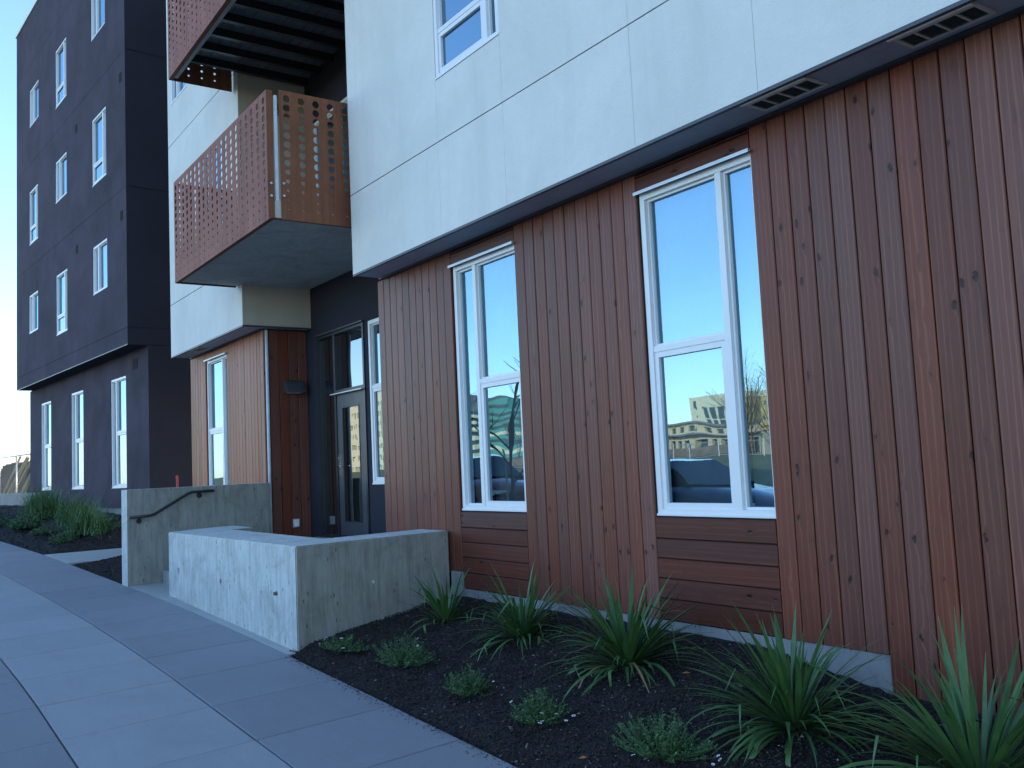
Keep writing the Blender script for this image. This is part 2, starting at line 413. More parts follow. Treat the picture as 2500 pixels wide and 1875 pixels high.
bed('planting_bed', -34, -17.64, lambda x: lfront(x))
# chips
def chips(name, n, rx, y1f, seed, size=1):
    rnd = random.Random(seed); b = MB()
    for _ in range(n):
        x = rnd.uniform(*rx); ya = edge(x)+.015; y = ya+(y1f(x)-ya)*rnd.random()
        z = mulch_z(x, y)+.004; L = rnd.uniform(.008, .035)*size; W = rnd.uniform(.003, .008)*size; a = rnd.uniform(0, 6.28); ti = rnd.uniform(-.5, .5)
        dx, dy = math.cos(a), math.sin(a); h = rnd.uniform(.002, .006)
        p = [(x-dx*L/2-dy*W, y-dy*L/2+dx*W, z-ti*L/2), (x-dx*L/2+dy*W, y-dy*L/2-dx*W, z-ti*L/2), (x+dx*L/2+dy*W*.6, y+dy*L/2-dx*W*.6, z+ti*L/2+h), (x+dx*L/2-dy*W*.6, y+dy*L/2+dx*W*.6, z+ti*L/2+h)]
        b.quad(*p); t = (x, y, z+h*1.6+abs(ti)*.01); k = len(b.v); b.v.append(t)
        b.f += [(k-4, k-3, k), (k-3, k-2, k), (k-2, k-1, k), (k-1, k-4, k)]
    return b
mm = NM('bark_chips', .9)
ge = mm.n('ShaderNodeNewGeometry'); mm.col(mm.ramp(ge.outputs['Random Per Island'], [(.0, (.008, .007, .008)), (.72, (.022, .018, .017)), (.94, (.045, .033, .025)), (.992, (.09, .06, .035)), (1.0, (.28, .24, .19))]))
o = link('mulch_chips', chips('c', 42000, (-8.0, -.5), lambda x: 4.8, 3).raw('chips'), None, mm.m); tag(o, 'loose dark bark chips covering the planting bed by the cedar wall', 'bark chips', kind='stuff')
o = link('mulch_chips', chips('c', 6000, (-16, -13.2), lambda x: 4.8, 4, 1.5).raw('chips'), None, mm.m); tag(o, 'bark chips in the small bed behind the stair wall', 'bark chips', kind='stuff')
o = link('mulch_chips', chips('c', 9000, (-29, -17.7), lambda x: lfront(x)-.05, 5, 2).raw('chips'), None, mm.m); tag(o, 'bark chips in the bed before the charcoal building', 'bark chips', kind='stuff')

rnd = random.Random(17); b = MB()
for _ in range(900):
    x = rnd.uniform(-7.8, -2.5); y = edge(x)-abs(rnd.gauss(0, .05)); L = rnd.uniform(.004, .014); a = rnd.uniform(0, 6.28); z = gz(x)+.003
    dx, dy = math.cos(a)*L, math.sin(a)*L; b.quad((x-dx, y-dy, z), (x+dy*.3, y-dx*.3, z+.001), (x+dx, y+dy, z+.003), (x-dy*.3, y+dx*.3, z+.004))
tag(link('bark_crumbs', b.raw('crumbs'), None, mm.m), 'bark crumbs spilled onto the sidewalk edge', 'bark crumbs', kind='stuff')

# entry apron, stepping path
ap = MB().box(-1, -.99, 0, 0, 0, 0); ap.v = []; ap.f = []
apr = empty('entry_apron', (-10.4, 3, 0)); tag(apr, kind='structure')
xs_ = [-7.87, -8.78, -9.62, -10.5, -11.4, -12.3, -13.14]
for a, b in zip(xs_, xs_[1:]):
    deep = 3.16 if a > -11.5 else 3.72
    q = MB().prism([(a-.004-10.4*-1-0, 0, 0)][:0] or [(a-.004, edge(a)+.004), (a-.004-.01, deep), (b+.004-.01, deep), (b+.004, edge(b)+.004)], lambda x, y: gz(x)-.1, lambda x, y: gz(x)+.001)
    o = q.obj('slab', M['paving_l'], apr, bev=.004); o.location = (10.4, -3, 0)
q = MB().prism([(-16.07, edge(-16.07)+.004), (-16.25, 4.9), (-17.66, 4.75), (-17.62, edge(-17.62)+.004)], lambda x, y: gz(x)-.1, lambda x, y: gz(x)+.004)
tag(q.obj('path', M['paving_l'], bev=.004), kind='structure')

# ------------------------------------------------------------------ walls
def wall_panel(b, x0, x1, z0, z1, y, holes=(), depth=.20, edge_d=.03):
    """front face of a wall in the xz plane with openings, reveals and thin outer edges"""
    X = sorted({x0, x1, *[v for h in holes for v in (h[0], h[1])]}); Z = sorted({z0, z1, *[v for h in holes for v in (h[2], h[3])]})
    for a, c in zip(X, X[1:]):
        for p, r in zip(Z, Z[1:]):
            mx, mz = (a+c)/2, (p+r)/2
            if any(h[0] < mx < h[1] and h[2] < mz < h[3] for h in holes): continue
            b.quad((a, y, p), (c, y, p), (c, y, r), (a, y, r))
    for (a, c, p, r) in holes:
        Y = y+depth
        b.quad((a, y, p), (a, y, r), (a, Y, r), (a, Y, p)); b.quad((c, y, p), (c, Y, p), (c, Y, r), (c, y, r))
        b.quad((a, y, p), (a, Y, p), (c, Y, p), (c, y, p)); b.quad((a, y, r), (c, y, r), (c, Y, r), (a, Y, r))
    Y = y+edge_d
    b.quad((x0, y, z0), (x0, y, z1), (x0, Y, z1), (x0, Y, z0)); b.quad((x1, y, z0), (x1, Y, z0), (x1, Y, z1), (x1, y, z1))
    b.quad((x0, y, z0), (x0, Y, z0), (x1, Y, z0), (x1, y, z0)); b.quad((x0, y, z1), (x1, y, z1), (x1, Y, z1), (x0, Y, z1))
    return b
def frame_ring(b, x0, x1, z0, z1, y0, y1, w):
    b.box(x0, x0+w, y0, y1, z0, z1); b.box(x1-w, x1, y0, y1, z0, z1)
    b.box(x0+w, x1-w, y0, y1, z0, z0+w); b.box(x0+w, x1-w, y0, y1, z1-w, z1)

def window(parent, x0, x1, z0, z1, y, mull=None, trans=None, tside='R', gm='glass', sash=True, depth=.075, jw=.05, drip=False, blind=False, fm='white_frame', tilt=0):
    """white window: outer frame (part) with sashes and panes (sub-parts). mull = x of mullion, trans = z of transom on side tside"""
    b = MB(); frame_ring(b, x0, x1, z0, z1, y, y+depth, jw)
    b.box(x0-.0, x1+.0, y-.012, y, z0, z0+.018)
    cells = []
    if mull:
        b.box(mull-.028, mull+.028, y+.004, y+depth, z0+jw, z1-jw)
        L = (x0+jw, mull-.028); Rr = (mull+.028, x1-jw)
        for s, (a, c) in (('L', L), ('R', Rr)):
            if trans and s == tside:
                b.box(a, c, y+.006, y+depth, trans-.022, trans+.022)
                cells += [(a, c, z0+jw, trans-.022, True), (a, c, trans+.022, z1-jw, False)]
            else: cells.append((a, c, z0+jw, z1-jw, False))
    elif trans:
        b.box(x0+jw, x1-jw, y+.006, y+depth, trans-.022, trans+.022)
        cells += [(x0+jw, x1-jw, z0+jw, trans-.022, True), (x0+jw, x1-jw, trans+.022, z1-jw, False)]
    else: cells.append((x0+jw, x1-jw, z0+jw, z1-jw, True))
    wo = b.obj('window', M[fm], parent, bev=.003)
    for (a, c, p, r, op) in cells:
        sw_ = .042 if op else .018; yo = .012 if op else .03
        s = MB(); frame_ring(s, a+.001, c-.001, p+.001, r-.001, y+yo, y+depth-.006, sw_)
        s.obj('sash', M[fm], wo, bev=.002)
        yy = y+yo+.026; t = random.uniform(-.0008, .0008)
        g = MB().quad((a+sw_, yy, p+sw_), (c-sw_, yy+t, p+sw_), (c-sw_, yy+t+.0005, r-sw_), (a+sw_, yy, r-sw_))
        link('pane', g.raw('pane'), wo, M[gm])
        if blind:
            k = int((c-a)/.085)
            for i in range(k):
                xa = a+.01+i*(c-a-.02)/k; sl_ = MB().quad((xa, y+depth+.05, p), (xa+(c-a-.02)/k*.93, y+depth+.062, p), (xa+(c-a-.02)/k*.93, y+depth+.062, r), (xa, y+depth+.05, r))
                sl_.obj('blind_slat', M['blind'], wo)
    if drip:
        d = MB().box(x0-.012, x1-.02, y-.05, y+.02, z1+.004, z1+.012).box(x0-.012, x1-.02, y-.055, y-.05, z1-.012, z1+.012)
        d.obj('drip_flashing', M['galv'], wo)
    return wo

# ================================================================== main building
B = empty('apartment_building', (-8, 4.825, 0)); tag(B, 'white stucco apartment building with reddish cedar plank ground floor and rusted balconies', 'building')
OFFB = Vector((-8, 4.825, 0))
class Loc:      # parent-shifted helper so that mesh coordinates stay in world metres
    pass
# put the parts in world coordinates: an inner shift is applied by making part meshes relative
def rel(o, root_off=OFFB):
    o.location = -root_off; return o
YF, YW, YR = 4.45, 4.825, 5.50     # stucco face, cedar face, recess back wall
ZS = 3.74; TOP = 14.9
cols = [-9.35, -7.392, -6.295, -4.685, -3.58, -1.9, -.2, 1.5, 3.2, 5.0, 7.0]
rows = [ZS+.012, 4.652, 7.585, 10.505, TOP]
upwin = {(1, 1): None}
gx = .0016
for j, (z0, z1) in enumerate(zip(rows, rows[1:])):
    for i, (x0, x1) in enumerate(zip(cols, cols[1:])):
        zz0 = z0+(.009 if j else 0); zz1 = z1-.002
        holes = []
        if i == 1 and j >= 1:
            w0 = 5.262+(j-1)*2.92; w1 = w0+1.53
            for (p, q) in ((zz0, w0-.001), (w1, zz1)):
                bb = MB(); wall_panel(bb, x0+gx, x1-gx, p, q, YF); rel(bb.obj('stucco_panel', M['stucco_white'], B))
            w = window(B, x0+.004, x1-.004, w0+.004, w1, YF+.005, mull=-6.52, trans=w0+.47, tside='L', depth=.09); rel(w)
            continue
        bb = MB(); wall_panel(bb, x0+(gx if i else 0), x1-gx, zz0, zz1, YF); rel(bb.obj('stucco_panel', M['stucco_white'], B))
# core behind panels (joint backing), return face to the recess
core = MB().box(-9.349, 7, YF+.10, 12, ZS+.02, TOP-.01); rel(core.obj('wall_core', M['stucco_dark2'], B))
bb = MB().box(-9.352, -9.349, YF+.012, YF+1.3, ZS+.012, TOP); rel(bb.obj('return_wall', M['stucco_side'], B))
jb = MB().box(-9.34, 7, YF+.016, YF+.10, ZS+.02, 5.25).box(-9.34, -7.40, YF+.016, YF+.1, 5.25, TOP-.01).box(-6.28, 7, YF+.016, YF+.1, 5.25, TOP-.01)
rel(jb.obj('joint_backing', M['stucco_dark2'], B))
# soffit with drip trims
s = MB().box(-9.35, 7, YF+.03, YW+.02, ZS, ZS+.011); rel(s.obj('soffit', M['soffit'], B))
s = MB().box(-9.35, 7, YF-.003, YF+.028, ZS-.012, ZS+.010); rel(s.obj('drip_edge', M['soffit_trim'], B))
s = MB().box(-9.35, 7, YW-.055, YW-.003, ZS-.018, ZS-.001); rel(s.obj('soffit_trim', M['soffit_trim'], B))
for (vx, vw) in ((-3.73, .47), (-2.71, .46), (-1.55, .46), (.4, .46), (-8.6-7.3, .46)):
    v = MB(); y0, y1 = YF+.055, YF+.255; z = ZS-.002
    frame_ring_h = [(vx, vx+vw, y0, y0+.022), (vx, vx+vw, y1-.022, y1), (vx, vx+.02, y0+.022, y1-.022), (vx+vw-.02, vx+vw, y0+.022, y1-.022)]
    for i in range(1, 4): xx = vx+vw*i/4; frame_ring_h.append((xx-.006, xx+.006, y0+.022, y1-.022))
    for a in frame_ring_h: v.box(a[0], a[1], a[2], a[3], z-.012, z)
    vo = rel(v.obj('soffit_vent', M['vent_frame'], B))
    lv = MB()
    for i in range(9):
        yy = y0+.028+i*.0175; lv.quad((vx+.02, yy, z-.010), (vx+vw-.02, yy, z-.010), (vx+vw-.02, yy+.011, z-.002), (vx+.02, yy+.011, z-.002))
    lv.box(vx+.02, vx+vw-.02, y0+.02, y1-.02, z-.0012, z-.0002); lv.obj('louvre', M['louvre'], vo)
    MB().box(vx-.02, vx+vw-.01, y0-.022, y0-.002, z-.014, z-.002).obj('vent_lip', M['light_trim'], vo)

# ---- cedar planks
plank_cache = {}
def plank_mesh(L, W=.143, T=.02, horiz=False):
    key = (round(L, 3), W, T, horiz)
    if key not in plank_cache:
        c = .005; prof = [(0, T), (0, c), (c, 0), (W-c, 0), (W, c), (W, T)]
        v = []; k = len(prof)
        for t in (0, L):
            for (a, d) in prof: v.append((t, d, a) if horiz else (a, d, t))
        f = [tuple(range(k)), tuple(range(2*k-1, k-1, -1))]+[(i, i+k, (i+1) % k+k, (i+1) % k) for i in range(k)]
        me = bpy.data.meshes.new('plank'); me.from_pydata(v, [], f)
        bm = bmesh.new(); bm.from_mesh(me); bmesh.ops.recalc_face_normals(bm, faces=bm.faces); bm.to_mesh(me); bm.free()
        plank_cache[key] = me
    return plank_cache[key]
rp_ = random.Random(11)
def vplanks(x0, x1, z0, z1, n, mat, parent=B, off=OFFB, y=YW, side=None):
    W = (x1-x0)/n
    for i in range(n):
        me = plank_mesh(z1-z0, round(W-.008, 4))
        if (mat, me.name) not in plank_cache:
            m2 = me.copy(); m2.materials.append(M[mat]); plank_cache[(mat, me.name)] = m2
        o = link('plank', plank_cache[(mat, me.name)], parent)
        d = rp_.uniform(-.0015, .0015)
        if side is None: o.location = Vector((x0+i*W+.004, y+d, z0))-off
        else: o.rotation_euler = (0, 0, R(90)); o.location = Vector((side+d, x0+i*W+.003, z0))-off
def hplanks(x0, x1, zs, mat='wood_h', parent=B, off=OFFB, y=YW+.003):
    for (z0, z1) in zs:
        me = plank_mesh(x1-x0, round(z1-z0-.007, 4), .02, True)
        if (mat, me.name) not in plank_cache:
            m2 = me.copy(); m2.materials.append(M[mat]); plank_cache[(mat, me.name)] = m2
        o = link('plank', plank_cache[(mat, me.name)], parent); o.location = Vector((x0, y+rp_.uniform(-.001, .001), z0+.003))-off
ZW = ZS-.019
vplanks(-9.50, -7.87, .50, ZW, 11, 'wood')
vplanks(-6.752, -5.105, .362, ZW, 11, 'wood')
vplanks(-3.988, -3.24, .362, ZW, 5, 'wood')
vplanks(-3.24, 6.90, -.45, ZW, 68, 'wood')
for (a, b_) in ((-7.868, -6.754), (-5.103, -3.990)):
    hplanks(a, b_, [(.362, .516), (.516, .664), (.664, .810), (.810, .955), (.955, 1.112)])
    hplanks(a, b_, [(3.578, 3.698)]); hplanks(a, b_, [(3.699, ZW)])
bk = MB()
wall_panel(bk, -9.49, 7, -.45, ZW+.01, YW+.0215, [(-7.86, -6.715, 1.118, 3.572), (-5.095, -3.95, 1.118, 3.572)], .12, .05)
rel(bk.obj('wall_backing', M['black'], B))
rel(window(B, -7.858, -6.717, 1.12, 3.565, YW+.0215, mull=-7.485, trans=2.36, tside='R', gm='glass_see', drip=True, blind=True))
rel(window(B, -5.093, -3.952, 1.12, 3.565, YW+.0215, mull=-4.305, trans=2.36, tside='L', gm='glass_see', drip=True, blind=True))
for a, c in ((-7.86, -6.715), (-5.095, -3.95)):
    rm = MB(); rm.box(a-.9, c+.6, YW+1.5, YW+1.52, .9, 3.72).box(a-.92, a-.9, YW+.15, YW+1.5, .9, 3.72).box(c+.6, c+.62, YW+.15, YW+1.5, .9, 3.72)
    rm.box(a-.9, c+.6, YW+.15, YW+1.5, .88, .9).box(a-.9, c+.6, YW+.15, YW+1.5, 3.70, 3.72).box(a-.9, a-.01, YW+.15, YW+.16, .9, 3.7).box(c+.01, c+.6, YW+.15, YW+.16, .9, 3.7); rel(rm.obj('room_wall', M['room'], B))
# foundation
fo = MB().box(-7.86, -3.242, YW+.012, YW+.3, -.6, .356); rel(fo.obj('foundation', M['conc_found'], B, bev=.006))
fo = MB().box(-8.05, -7.861, YW-.03, YW+.3, -.6, .52); rel(fo.obj('foundation_step', M['conc_found'], B, bev=.006))
# side of the right wing towards the entry (thin end)
rel(MB().box(-9.50, -9.49, YW+.022, YR, .5, ZS).obj('return_wall', M['wood_side'], B))

# ---- recess back wall with entry
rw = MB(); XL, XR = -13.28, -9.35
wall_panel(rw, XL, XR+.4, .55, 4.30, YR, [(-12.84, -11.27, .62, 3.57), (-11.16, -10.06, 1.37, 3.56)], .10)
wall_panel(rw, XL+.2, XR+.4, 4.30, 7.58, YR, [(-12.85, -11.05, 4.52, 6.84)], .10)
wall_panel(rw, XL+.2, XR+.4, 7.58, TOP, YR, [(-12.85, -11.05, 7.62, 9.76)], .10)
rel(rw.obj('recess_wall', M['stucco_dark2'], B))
rel(MB().box(XL, XR+.4, YR+.3, YR+.32, .5, TOP).obj('room_wall', M['room'], B))
rel(window(B, -11.158, -10.062, 1.372, 3.558, YR+.002, mull=-10.45, trans=2.66, tside='L'))
rel(window(B, -12.848, -11.052, 4.522, 6.838, YR+.002, mull=-12.0))
rel(window(B, -12.848, -11.052, 7.622, 9.758, YR+.002, mull=-12.0))
# entry frame: sidelight, transom light, door
y = YR+.012; ef = MB()
frame_ring(ef, -12.838, -11.272, .622, 3.568, y-.03, y+.08, .045)
ef.box(-12.285, -12.225, y-.028, y+.08, .667, 3.523); ef.box(-12.225, -11.317, y-.028, y+.08, 2.66, 2.72)
E = rel(ef.obj('entry_frame', M['bronze_frame'], B, bev=.004))
MB().box(-12.86, -11.25, y-.06, y-.02, 3.57, 3.59).obj('head_flashing', M['soffit_trim'], E)
MB().box(-12.30, -11.27, y-.085, y-.03, 2.655, 2.668).obj('head_flashing', M['galv'], E)
for (a, c, p, r) in ((-12.793, -12.285, .667, 3.523), (-12.225, -11.317, 2.72, 3.523)):
    MB().quad((a, y+.02, p), (c, y+.02, p), (c, y+.02, r), (a, y+.02, r)).obj('pane', M['glass_door'], E, keep=True)
dd = MB(); wall_panel(dd, -12.218, -11.322, .672, 2.652, y-.012, [(-12.05, -11.50, .86, 2.47)], .03, .04)
D_ = rel(dd.obj('entry_door', M['door_paint'], B))
fr = MB(); frame_ring(fr, -12.05, -11.50, .86, 2.47, y-.018, y-.004, .018); fr.obj('door_bead', M['bronze_frame'], D_)
MB().quad((-12.04, y-.002, .87), (-11.51, y-.002, .87), (-11.51, y-.002, 2.46), (-12.04, y-.002, 2.46)).obj('door_pane', M['glass_door'], D_, keep=True)
h = MB().box(-12.195, -12.135, y-.024, y-.012, 1.50, 1.80); h.tube([(-12.165, y-.012, 1.64), (-12.165, y-.075, 1.64), (-12.05, y-.08, 1.64)], .010, 8)
h.tube([(-12.165, y-.012, 1.75), (-12.165, y-.04, 1.75)], .022, 12); h.obj('door_handle', M['steel'], D_)
for z in (2.40, 1.60, .80): MB().box(-11.335, -11.305, y-.026, y-.012, z-.06, z+.06).obj('hinge', M['steel'] if z < 1 else M['black_metal'], D_)

# ---- left wing
xl, xr = -16.93, -13.08
lrows = [ZS+.012, 4.672, 7.585, 10.505, TOP]
for j, (z0, z1) in enumerate(zip(lrows, lrows[1:])):
    holes = []
    if j == 1: holes = [(-14.95, -13.87, 5.32, 6.84)]
    if j == 2: holes = [(-16.70, -15.58, 8.31, 9.82)]
    bb = MB(); wall_panel(bb, xl, xr, z0+(.010 if j else 0), z1-.003, YF, holes, .10); rel(bb.obj('stucco_panel', M['stucco_white'], B))
    for (a, c, p, q) in holes: rel(window(B, a+.002, c-.002, p+.002, q-.002, YF+.004, mull=a+.36, depth=.09))
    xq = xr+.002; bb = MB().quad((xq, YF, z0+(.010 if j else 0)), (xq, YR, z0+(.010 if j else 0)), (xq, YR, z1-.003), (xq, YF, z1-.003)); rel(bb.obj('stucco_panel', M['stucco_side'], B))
rel(MB().box(xl+.01, xr-.012, YF+.11, 12, ZS+.02, TOP-.02).obj('wall_core', M['stucco_dark2'], B))
rel(MB().box(xl+.02, -16.72, YF+.016, YF+.10, ZS+.02, TOP-.02).box(-15.56, -14.97, YF+.016, YF+.1, ZS+.02, TOP-.02).box(-13.85, xr-.012, YF+.016, YF+.1, ZS+.02, TOP-.02).obj('joint_backing', M['stucco_dark2'], B))
rel(MB().box(xl, xr, YF+.03, YW+.02, ZS, ZS+.011).box(xr-.22, xr, YW+.02, YR, ZS, ZS+.011).obj('soffit', M['soffit'], B))
rel(MB().box(xl, xr+.003, YF-.003, YF+.028, ZS-.012, ZS+.010).box(xr-.028, xr+.003, YF+.028, YR, ZS-.012, ZS+.010).obj('drip_edge', M['soffit_trim'], B))
rel(MB().box(xl, XL, YW-.05, YW-.003, ZS-.016, ZS-.001).obj('soffit_trim', M['soffit_trim'], B))
vplanks(-17.08, -16.17, .3, ZW, 6, 'wood_lit')
vplanks(-15.02, -13.30, .3, ZW, 12, 'wood_lit')
hplanks(-16.168, -15.022, [(.362, .516), (.516, .664), (.664, .810), (.810, .955), (.955, 1.112)], 'wood_lit'); hplanks(-16.168, -15.022, [(3.60, ZW)], 'wood_lit')
bk = MB(); wall_panel(bk, -17.07, -13.30, 0, ZW+.01, YW+.0215, [(-16.15, -15.0, 1.118, 3.595)], .12, .05); rel(bk.obj('wall_backing', M['black'], B))
rel(window(B, -16.148, -14.985, 1.12, 3.59, YW+.0215, mull=-15.33, trans=2.37, tside='L', drip=True))
# return wall of the left wing with planks facing the entry
rel(MB().box(-13.30, -13.2825, YW+.06, YR, .3, ZS).obj('wall_backing', M['black'], B))
vplanks(4.905, 5.50, .55, ZW, 4, 'wood_side', side=-13.262)
rel(MB().tube([(-13.255, 4.865, .5), (-13.255, 4.865, 3.72)], .025, 12).obj('drain_pipe', M['pipe'], B, smooth=True))
lv = MB()
for i in range(6): lv.box(-13.079, -13.06, 5.02, 5.26, 7.0+i*.03, 7.012+i*.03)
rel(lv.obj('wall_vent', M['soffit_trim'], B))

# ---- balconies
def perf_panel(name, parent, L, z0, z1, colx, mat, axis, pos, tfun, T=.006, ztop=None, pitch=.1):
    """steel sheet with round holes; axis 'x' (front) or 'y' (side); local run 0..L starting at pos"""
    b = MB(); ncell = len(colx); cw = colx[1]-colx[0] if ncell > 1 else L
    zt = ztop; nrow = int((zt-(z0+.05))/pitch)+1
    rowsz = [zt-i*pitch for i in range(nrow)]
    def P(u, d, z): return (pos[0]+u, pos[1]+d, z) if axis == 'x' else (pos[0]-d, pos[1]+u, z)
    ub = [0]+[(a+c)/2 for a, c in zip(colx, colx[1:])]+[L]
    zb = [z1]+[(a+c)/2 for a, c in zip(rowsz, rowsz[1:])]+[z0]
    N = 16
    for i, cx in enumerate(colx):
        for j, cz in enumerate(rowsz):
            r = tfun(pos, cx, cz); u0, u1 = ub[i], ub[i+1]; zz1, zz0 = zb[j], zb[j+1]
            outer = []; inner = []
            for k in range(N):
                t = 2*math.pi*(k+.0)/N; c_, s_ = math.cos(t), math.sin(t)
                inner.append((cx+r*c_, cz+r*s_))
                hu = (u1-cx) if c_ > 0 else (cx-u0); hz = (zz1-cz) if s_ > 0 else (cz-zz0)
                q = min(hu/max(abs(c_), 1e-9), hz/max(abs(s_), 1e-9)); outer.append([cx+q*c_, cz+q*s_])
            # snap nearest outer samples to the four corners
            for (ku, kz) in ((u1, zz1), (u0, zz1), (u0, zz0), (u1, zz0)):
                kk = min(range(N), key=lambda m_: abs(math.atan2(math.sin(2*math.pi*m_/N-math.atan2(kz-cz, ku-cx)), math.cos(2*math.pi*m_/N-math.atan2(kz-cz, ku-cx)))))
                outer[kk] = [ku, kz]
            for d in (0, T):
                for k in range(N):
                    k2 = (k+1) % N
                    b.quad(P(*[inner[k][0]], d, inner[k][1]), P(outer[k][0], d, outer[k][1]), P(outer[k2][0], d, outer[k2][1]), P(inner[k2][0], d, inner[k2][1]))
            for k in range(N):
                k2 = (k+1) % N
                b.quad(P(inner[k][0], 0, inner[k][1]), P(inner[k2][0], 0, inner[k2][1]), P(inner[k2][0], T, inner[k2][1]), P(inner[k][0], T, inner[k][1]))
    for (u, v) in (((0, z0), (0, z1)), ((0, z1), (L, z1)), ((L, z1), (L, z0)), ((L, z0), (0, z0))):
        b.quad(P(u[0], 0, u[1]), P(v[0], 0, v[1]), P(v[0], T, v[1]), P(u[0], T, u[1]))
    return rel(link(name, b.raw(name), parent, mat)) if parent is None else link(name, b.raw(name), parent, mat)

def rfun(zb):
    def f(pos, cx, cz):
        x = pos[0]+cx; t = (cz-(zb+.08))/(.86-.05*(x+13.3)/3.8); t = max(0, min(1, t)); return .010+.030*t
    return f
def balcony(dz, slab):
    zb = 4.33+dz; yf = 3.555-(.05 if dz else 0); x0, x1 = -13.27, -9.53
    ba = empty('balcony', (0, 0, 0), 0, B); ba.location = -OFFB
    ztop = zb+1.46
    W = (x1-x0)/4
    for i in range(4):
        xa = x0+i*W+.003; L = W-.006; cx = [L/2+(k-2)*.187 for k in range(5)]
        perf_panel('perforated_panel', ba, L, zb, ztop, cx, M['corten'], 'x', (xa, yf, 0), rfun(zb), ztop=zb+1.36)
    # returned flange at the corner and the galvanised corner post
    MB().box(x1, x1+.006, yf, yf+.07, zb, ztop).obj('panel_flange', M['corten_side'], ba)
    MB().box(x1+.004, x1+.034, yf+.082, yf+.112, zb+.05, ztop-.06).obj('corner_post', M['pipe'], ba)
    sy = yf+.125; SL = 4.62-sy+.35
    cy = [.085+k*.174 for k in range(7)]; cy = [c for c in cy if c < SL-.04]
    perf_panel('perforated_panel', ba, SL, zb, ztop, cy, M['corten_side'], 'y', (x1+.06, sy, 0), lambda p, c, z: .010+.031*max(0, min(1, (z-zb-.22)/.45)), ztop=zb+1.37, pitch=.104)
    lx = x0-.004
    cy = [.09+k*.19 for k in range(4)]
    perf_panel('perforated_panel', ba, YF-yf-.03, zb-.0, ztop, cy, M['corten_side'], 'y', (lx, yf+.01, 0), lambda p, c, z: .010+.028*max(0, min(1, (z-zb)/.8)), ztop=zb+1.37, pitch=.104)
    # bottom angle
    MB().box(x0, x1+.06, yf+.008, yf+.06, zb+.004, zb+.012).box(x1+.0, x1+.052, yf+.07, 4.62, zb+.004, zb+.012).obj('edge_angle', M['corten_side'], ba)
    for (bx, by, bz) in ((x1+.012, yf+.03, zb+.40), (x1+.012, yf+.03, zb+.26), (x1+.062, sy+.03, zb+.40), (x1+.062, sy+.03, zb+.26)):
        MB().tube([(bx, by, bz), (bx+.016, by, bz)], .014, 8).obj('bolt', M['galv'], ba)
    if slab:
        MB().prism([(x0+.05, yf+.07), (x1+.05, yf+.07), (x1+.05, 4.60), (-9.352, 4.60), (-9.352, YR-.002), (xr+.002, YR-.002), (xr+.002, 4.44), (x0+.05, 4.44)], zb+.015, zb+.21).obj('floor_slab', M['conc_soffit'], ba)
    else:
        zt = zb+.30
        n = 14; ya, yb_ = yf+.07, YR-.002
        for k in range(n):
            yy = ya+(yb_-ya)*k/n; MB().box(x0+.05 if yy < YF-.1 else xr+.003, -9.36 if yy > 4.58 else x1+.05, yy+.004, yy+(yb_-ya)/n-.004, zt, zt+.03).obj('deck_board', M['deck'], ba)
        for k in range(8):
            xx = x0+.28+k*.475; MB().box(xx, xx+.07, ya, yb_, zt-.11, zt-.001).obj('joist', M['black_metal'], ba)
        MB().box(x0+.05, x1+.05, ya-.002, ya+.05, zb+.02, zt+.03).obj('rim_beam', M['conc_soffit'], ba)
        MB().box(x0+.05, x1+.05, yf+.075, YR-.003, zt+.032, zt+.05).obj('deck_underlay', M['black'], ba)
    return ba
M['deck'] = flat('dark_deck_board', (.15, .145, .145), .8)
balcony(0, True); balcony(2.98, False)
# a third balcony above keeps the shade of the stack
balcony(5.9, False)

# ================================================================== charcoal building
LYR = .075211
G = empty('charcoal_building', (-22.16, 4.489, 0), LYR); tag(G, 'dark charcoal stucco building with scattered white windows and overhanging upper floors', 'building')
u1 = 2.6; u0 = -7.72; vf = -.40
rowsL = [4.335, 4.677, 7.60, 10.515, 13.37, 14.87]
WT = {1: [(.15, 1.24, 5.74, 6.83, 'S'), (-3.15, -2.07, 5.28, 6.81, 'M'), (-6.13, -5.09, 5.74, 6.81, 'S')],
      2: [(.14, 1.23, 8.22, 9.77, 'M'), (-3.17, -2.08, 8.67, 9.74, 'S'), (-6.11, -5.08, 8.22, 9.74, 'M')],
      3: [(.13, 1.22, 11.64, 12.70, 'S'), (-3.15, -2.06, 11.14, 12.67, 'M'), (-6.06, -4.99, 11.57, 12.64, 'S')]}
for j, (z0, z1) in enumerate(zip(rowsL, rowsL[1:])):
    hs = [h[:4] for h in WT.get(j, [])]
    bb = MB(); wall_panel(bb, u0, u1, z0+(.004 if j else 0), z1-.003, vf, hs, .12); bb.obj('stucco_panel', M['stucco_dark'], G)
    uq = u1+.002; bb = MB().quad((u1+.002, vf, z0+(.008 if j else 0)), (uq, 9, z0+(.008 if j else 0)), (uq, 9, z1-.004), (uq, vf, z1-.004)); bb.obj('stucco_panel', M['stucco_dark2'], G)  # side face takes the darker stucco, shade painted into its colour
    for (a, c, p, q, ty) in WT.get(j, []):
        if ty == 'S': window(G, a+.002, c-.002, p+.002, q-.002, vf+.012, mull=a+.36, depth=.10)
        else: window(G, a+.002, c-.002, p+.002, q-.002, vf+.012, mull=c-.30, trans=p+.48, tside='L', depth=.10)
MB().box(u0+.01, u1-.012, vf+.14, 9, 4.34, 14.8).obj('wall_core', M['black'], G)
jb = MB(); 
for (a, c) in ((u0+.01, -6.16), (-4.97, -3.2), (-2.04, .1), (1.27, u1-.02)): jb.box(a, c, vf+.016, vf+.13, 4.35, 14.8)
jb.obj('joint_backing', M['black'], G)
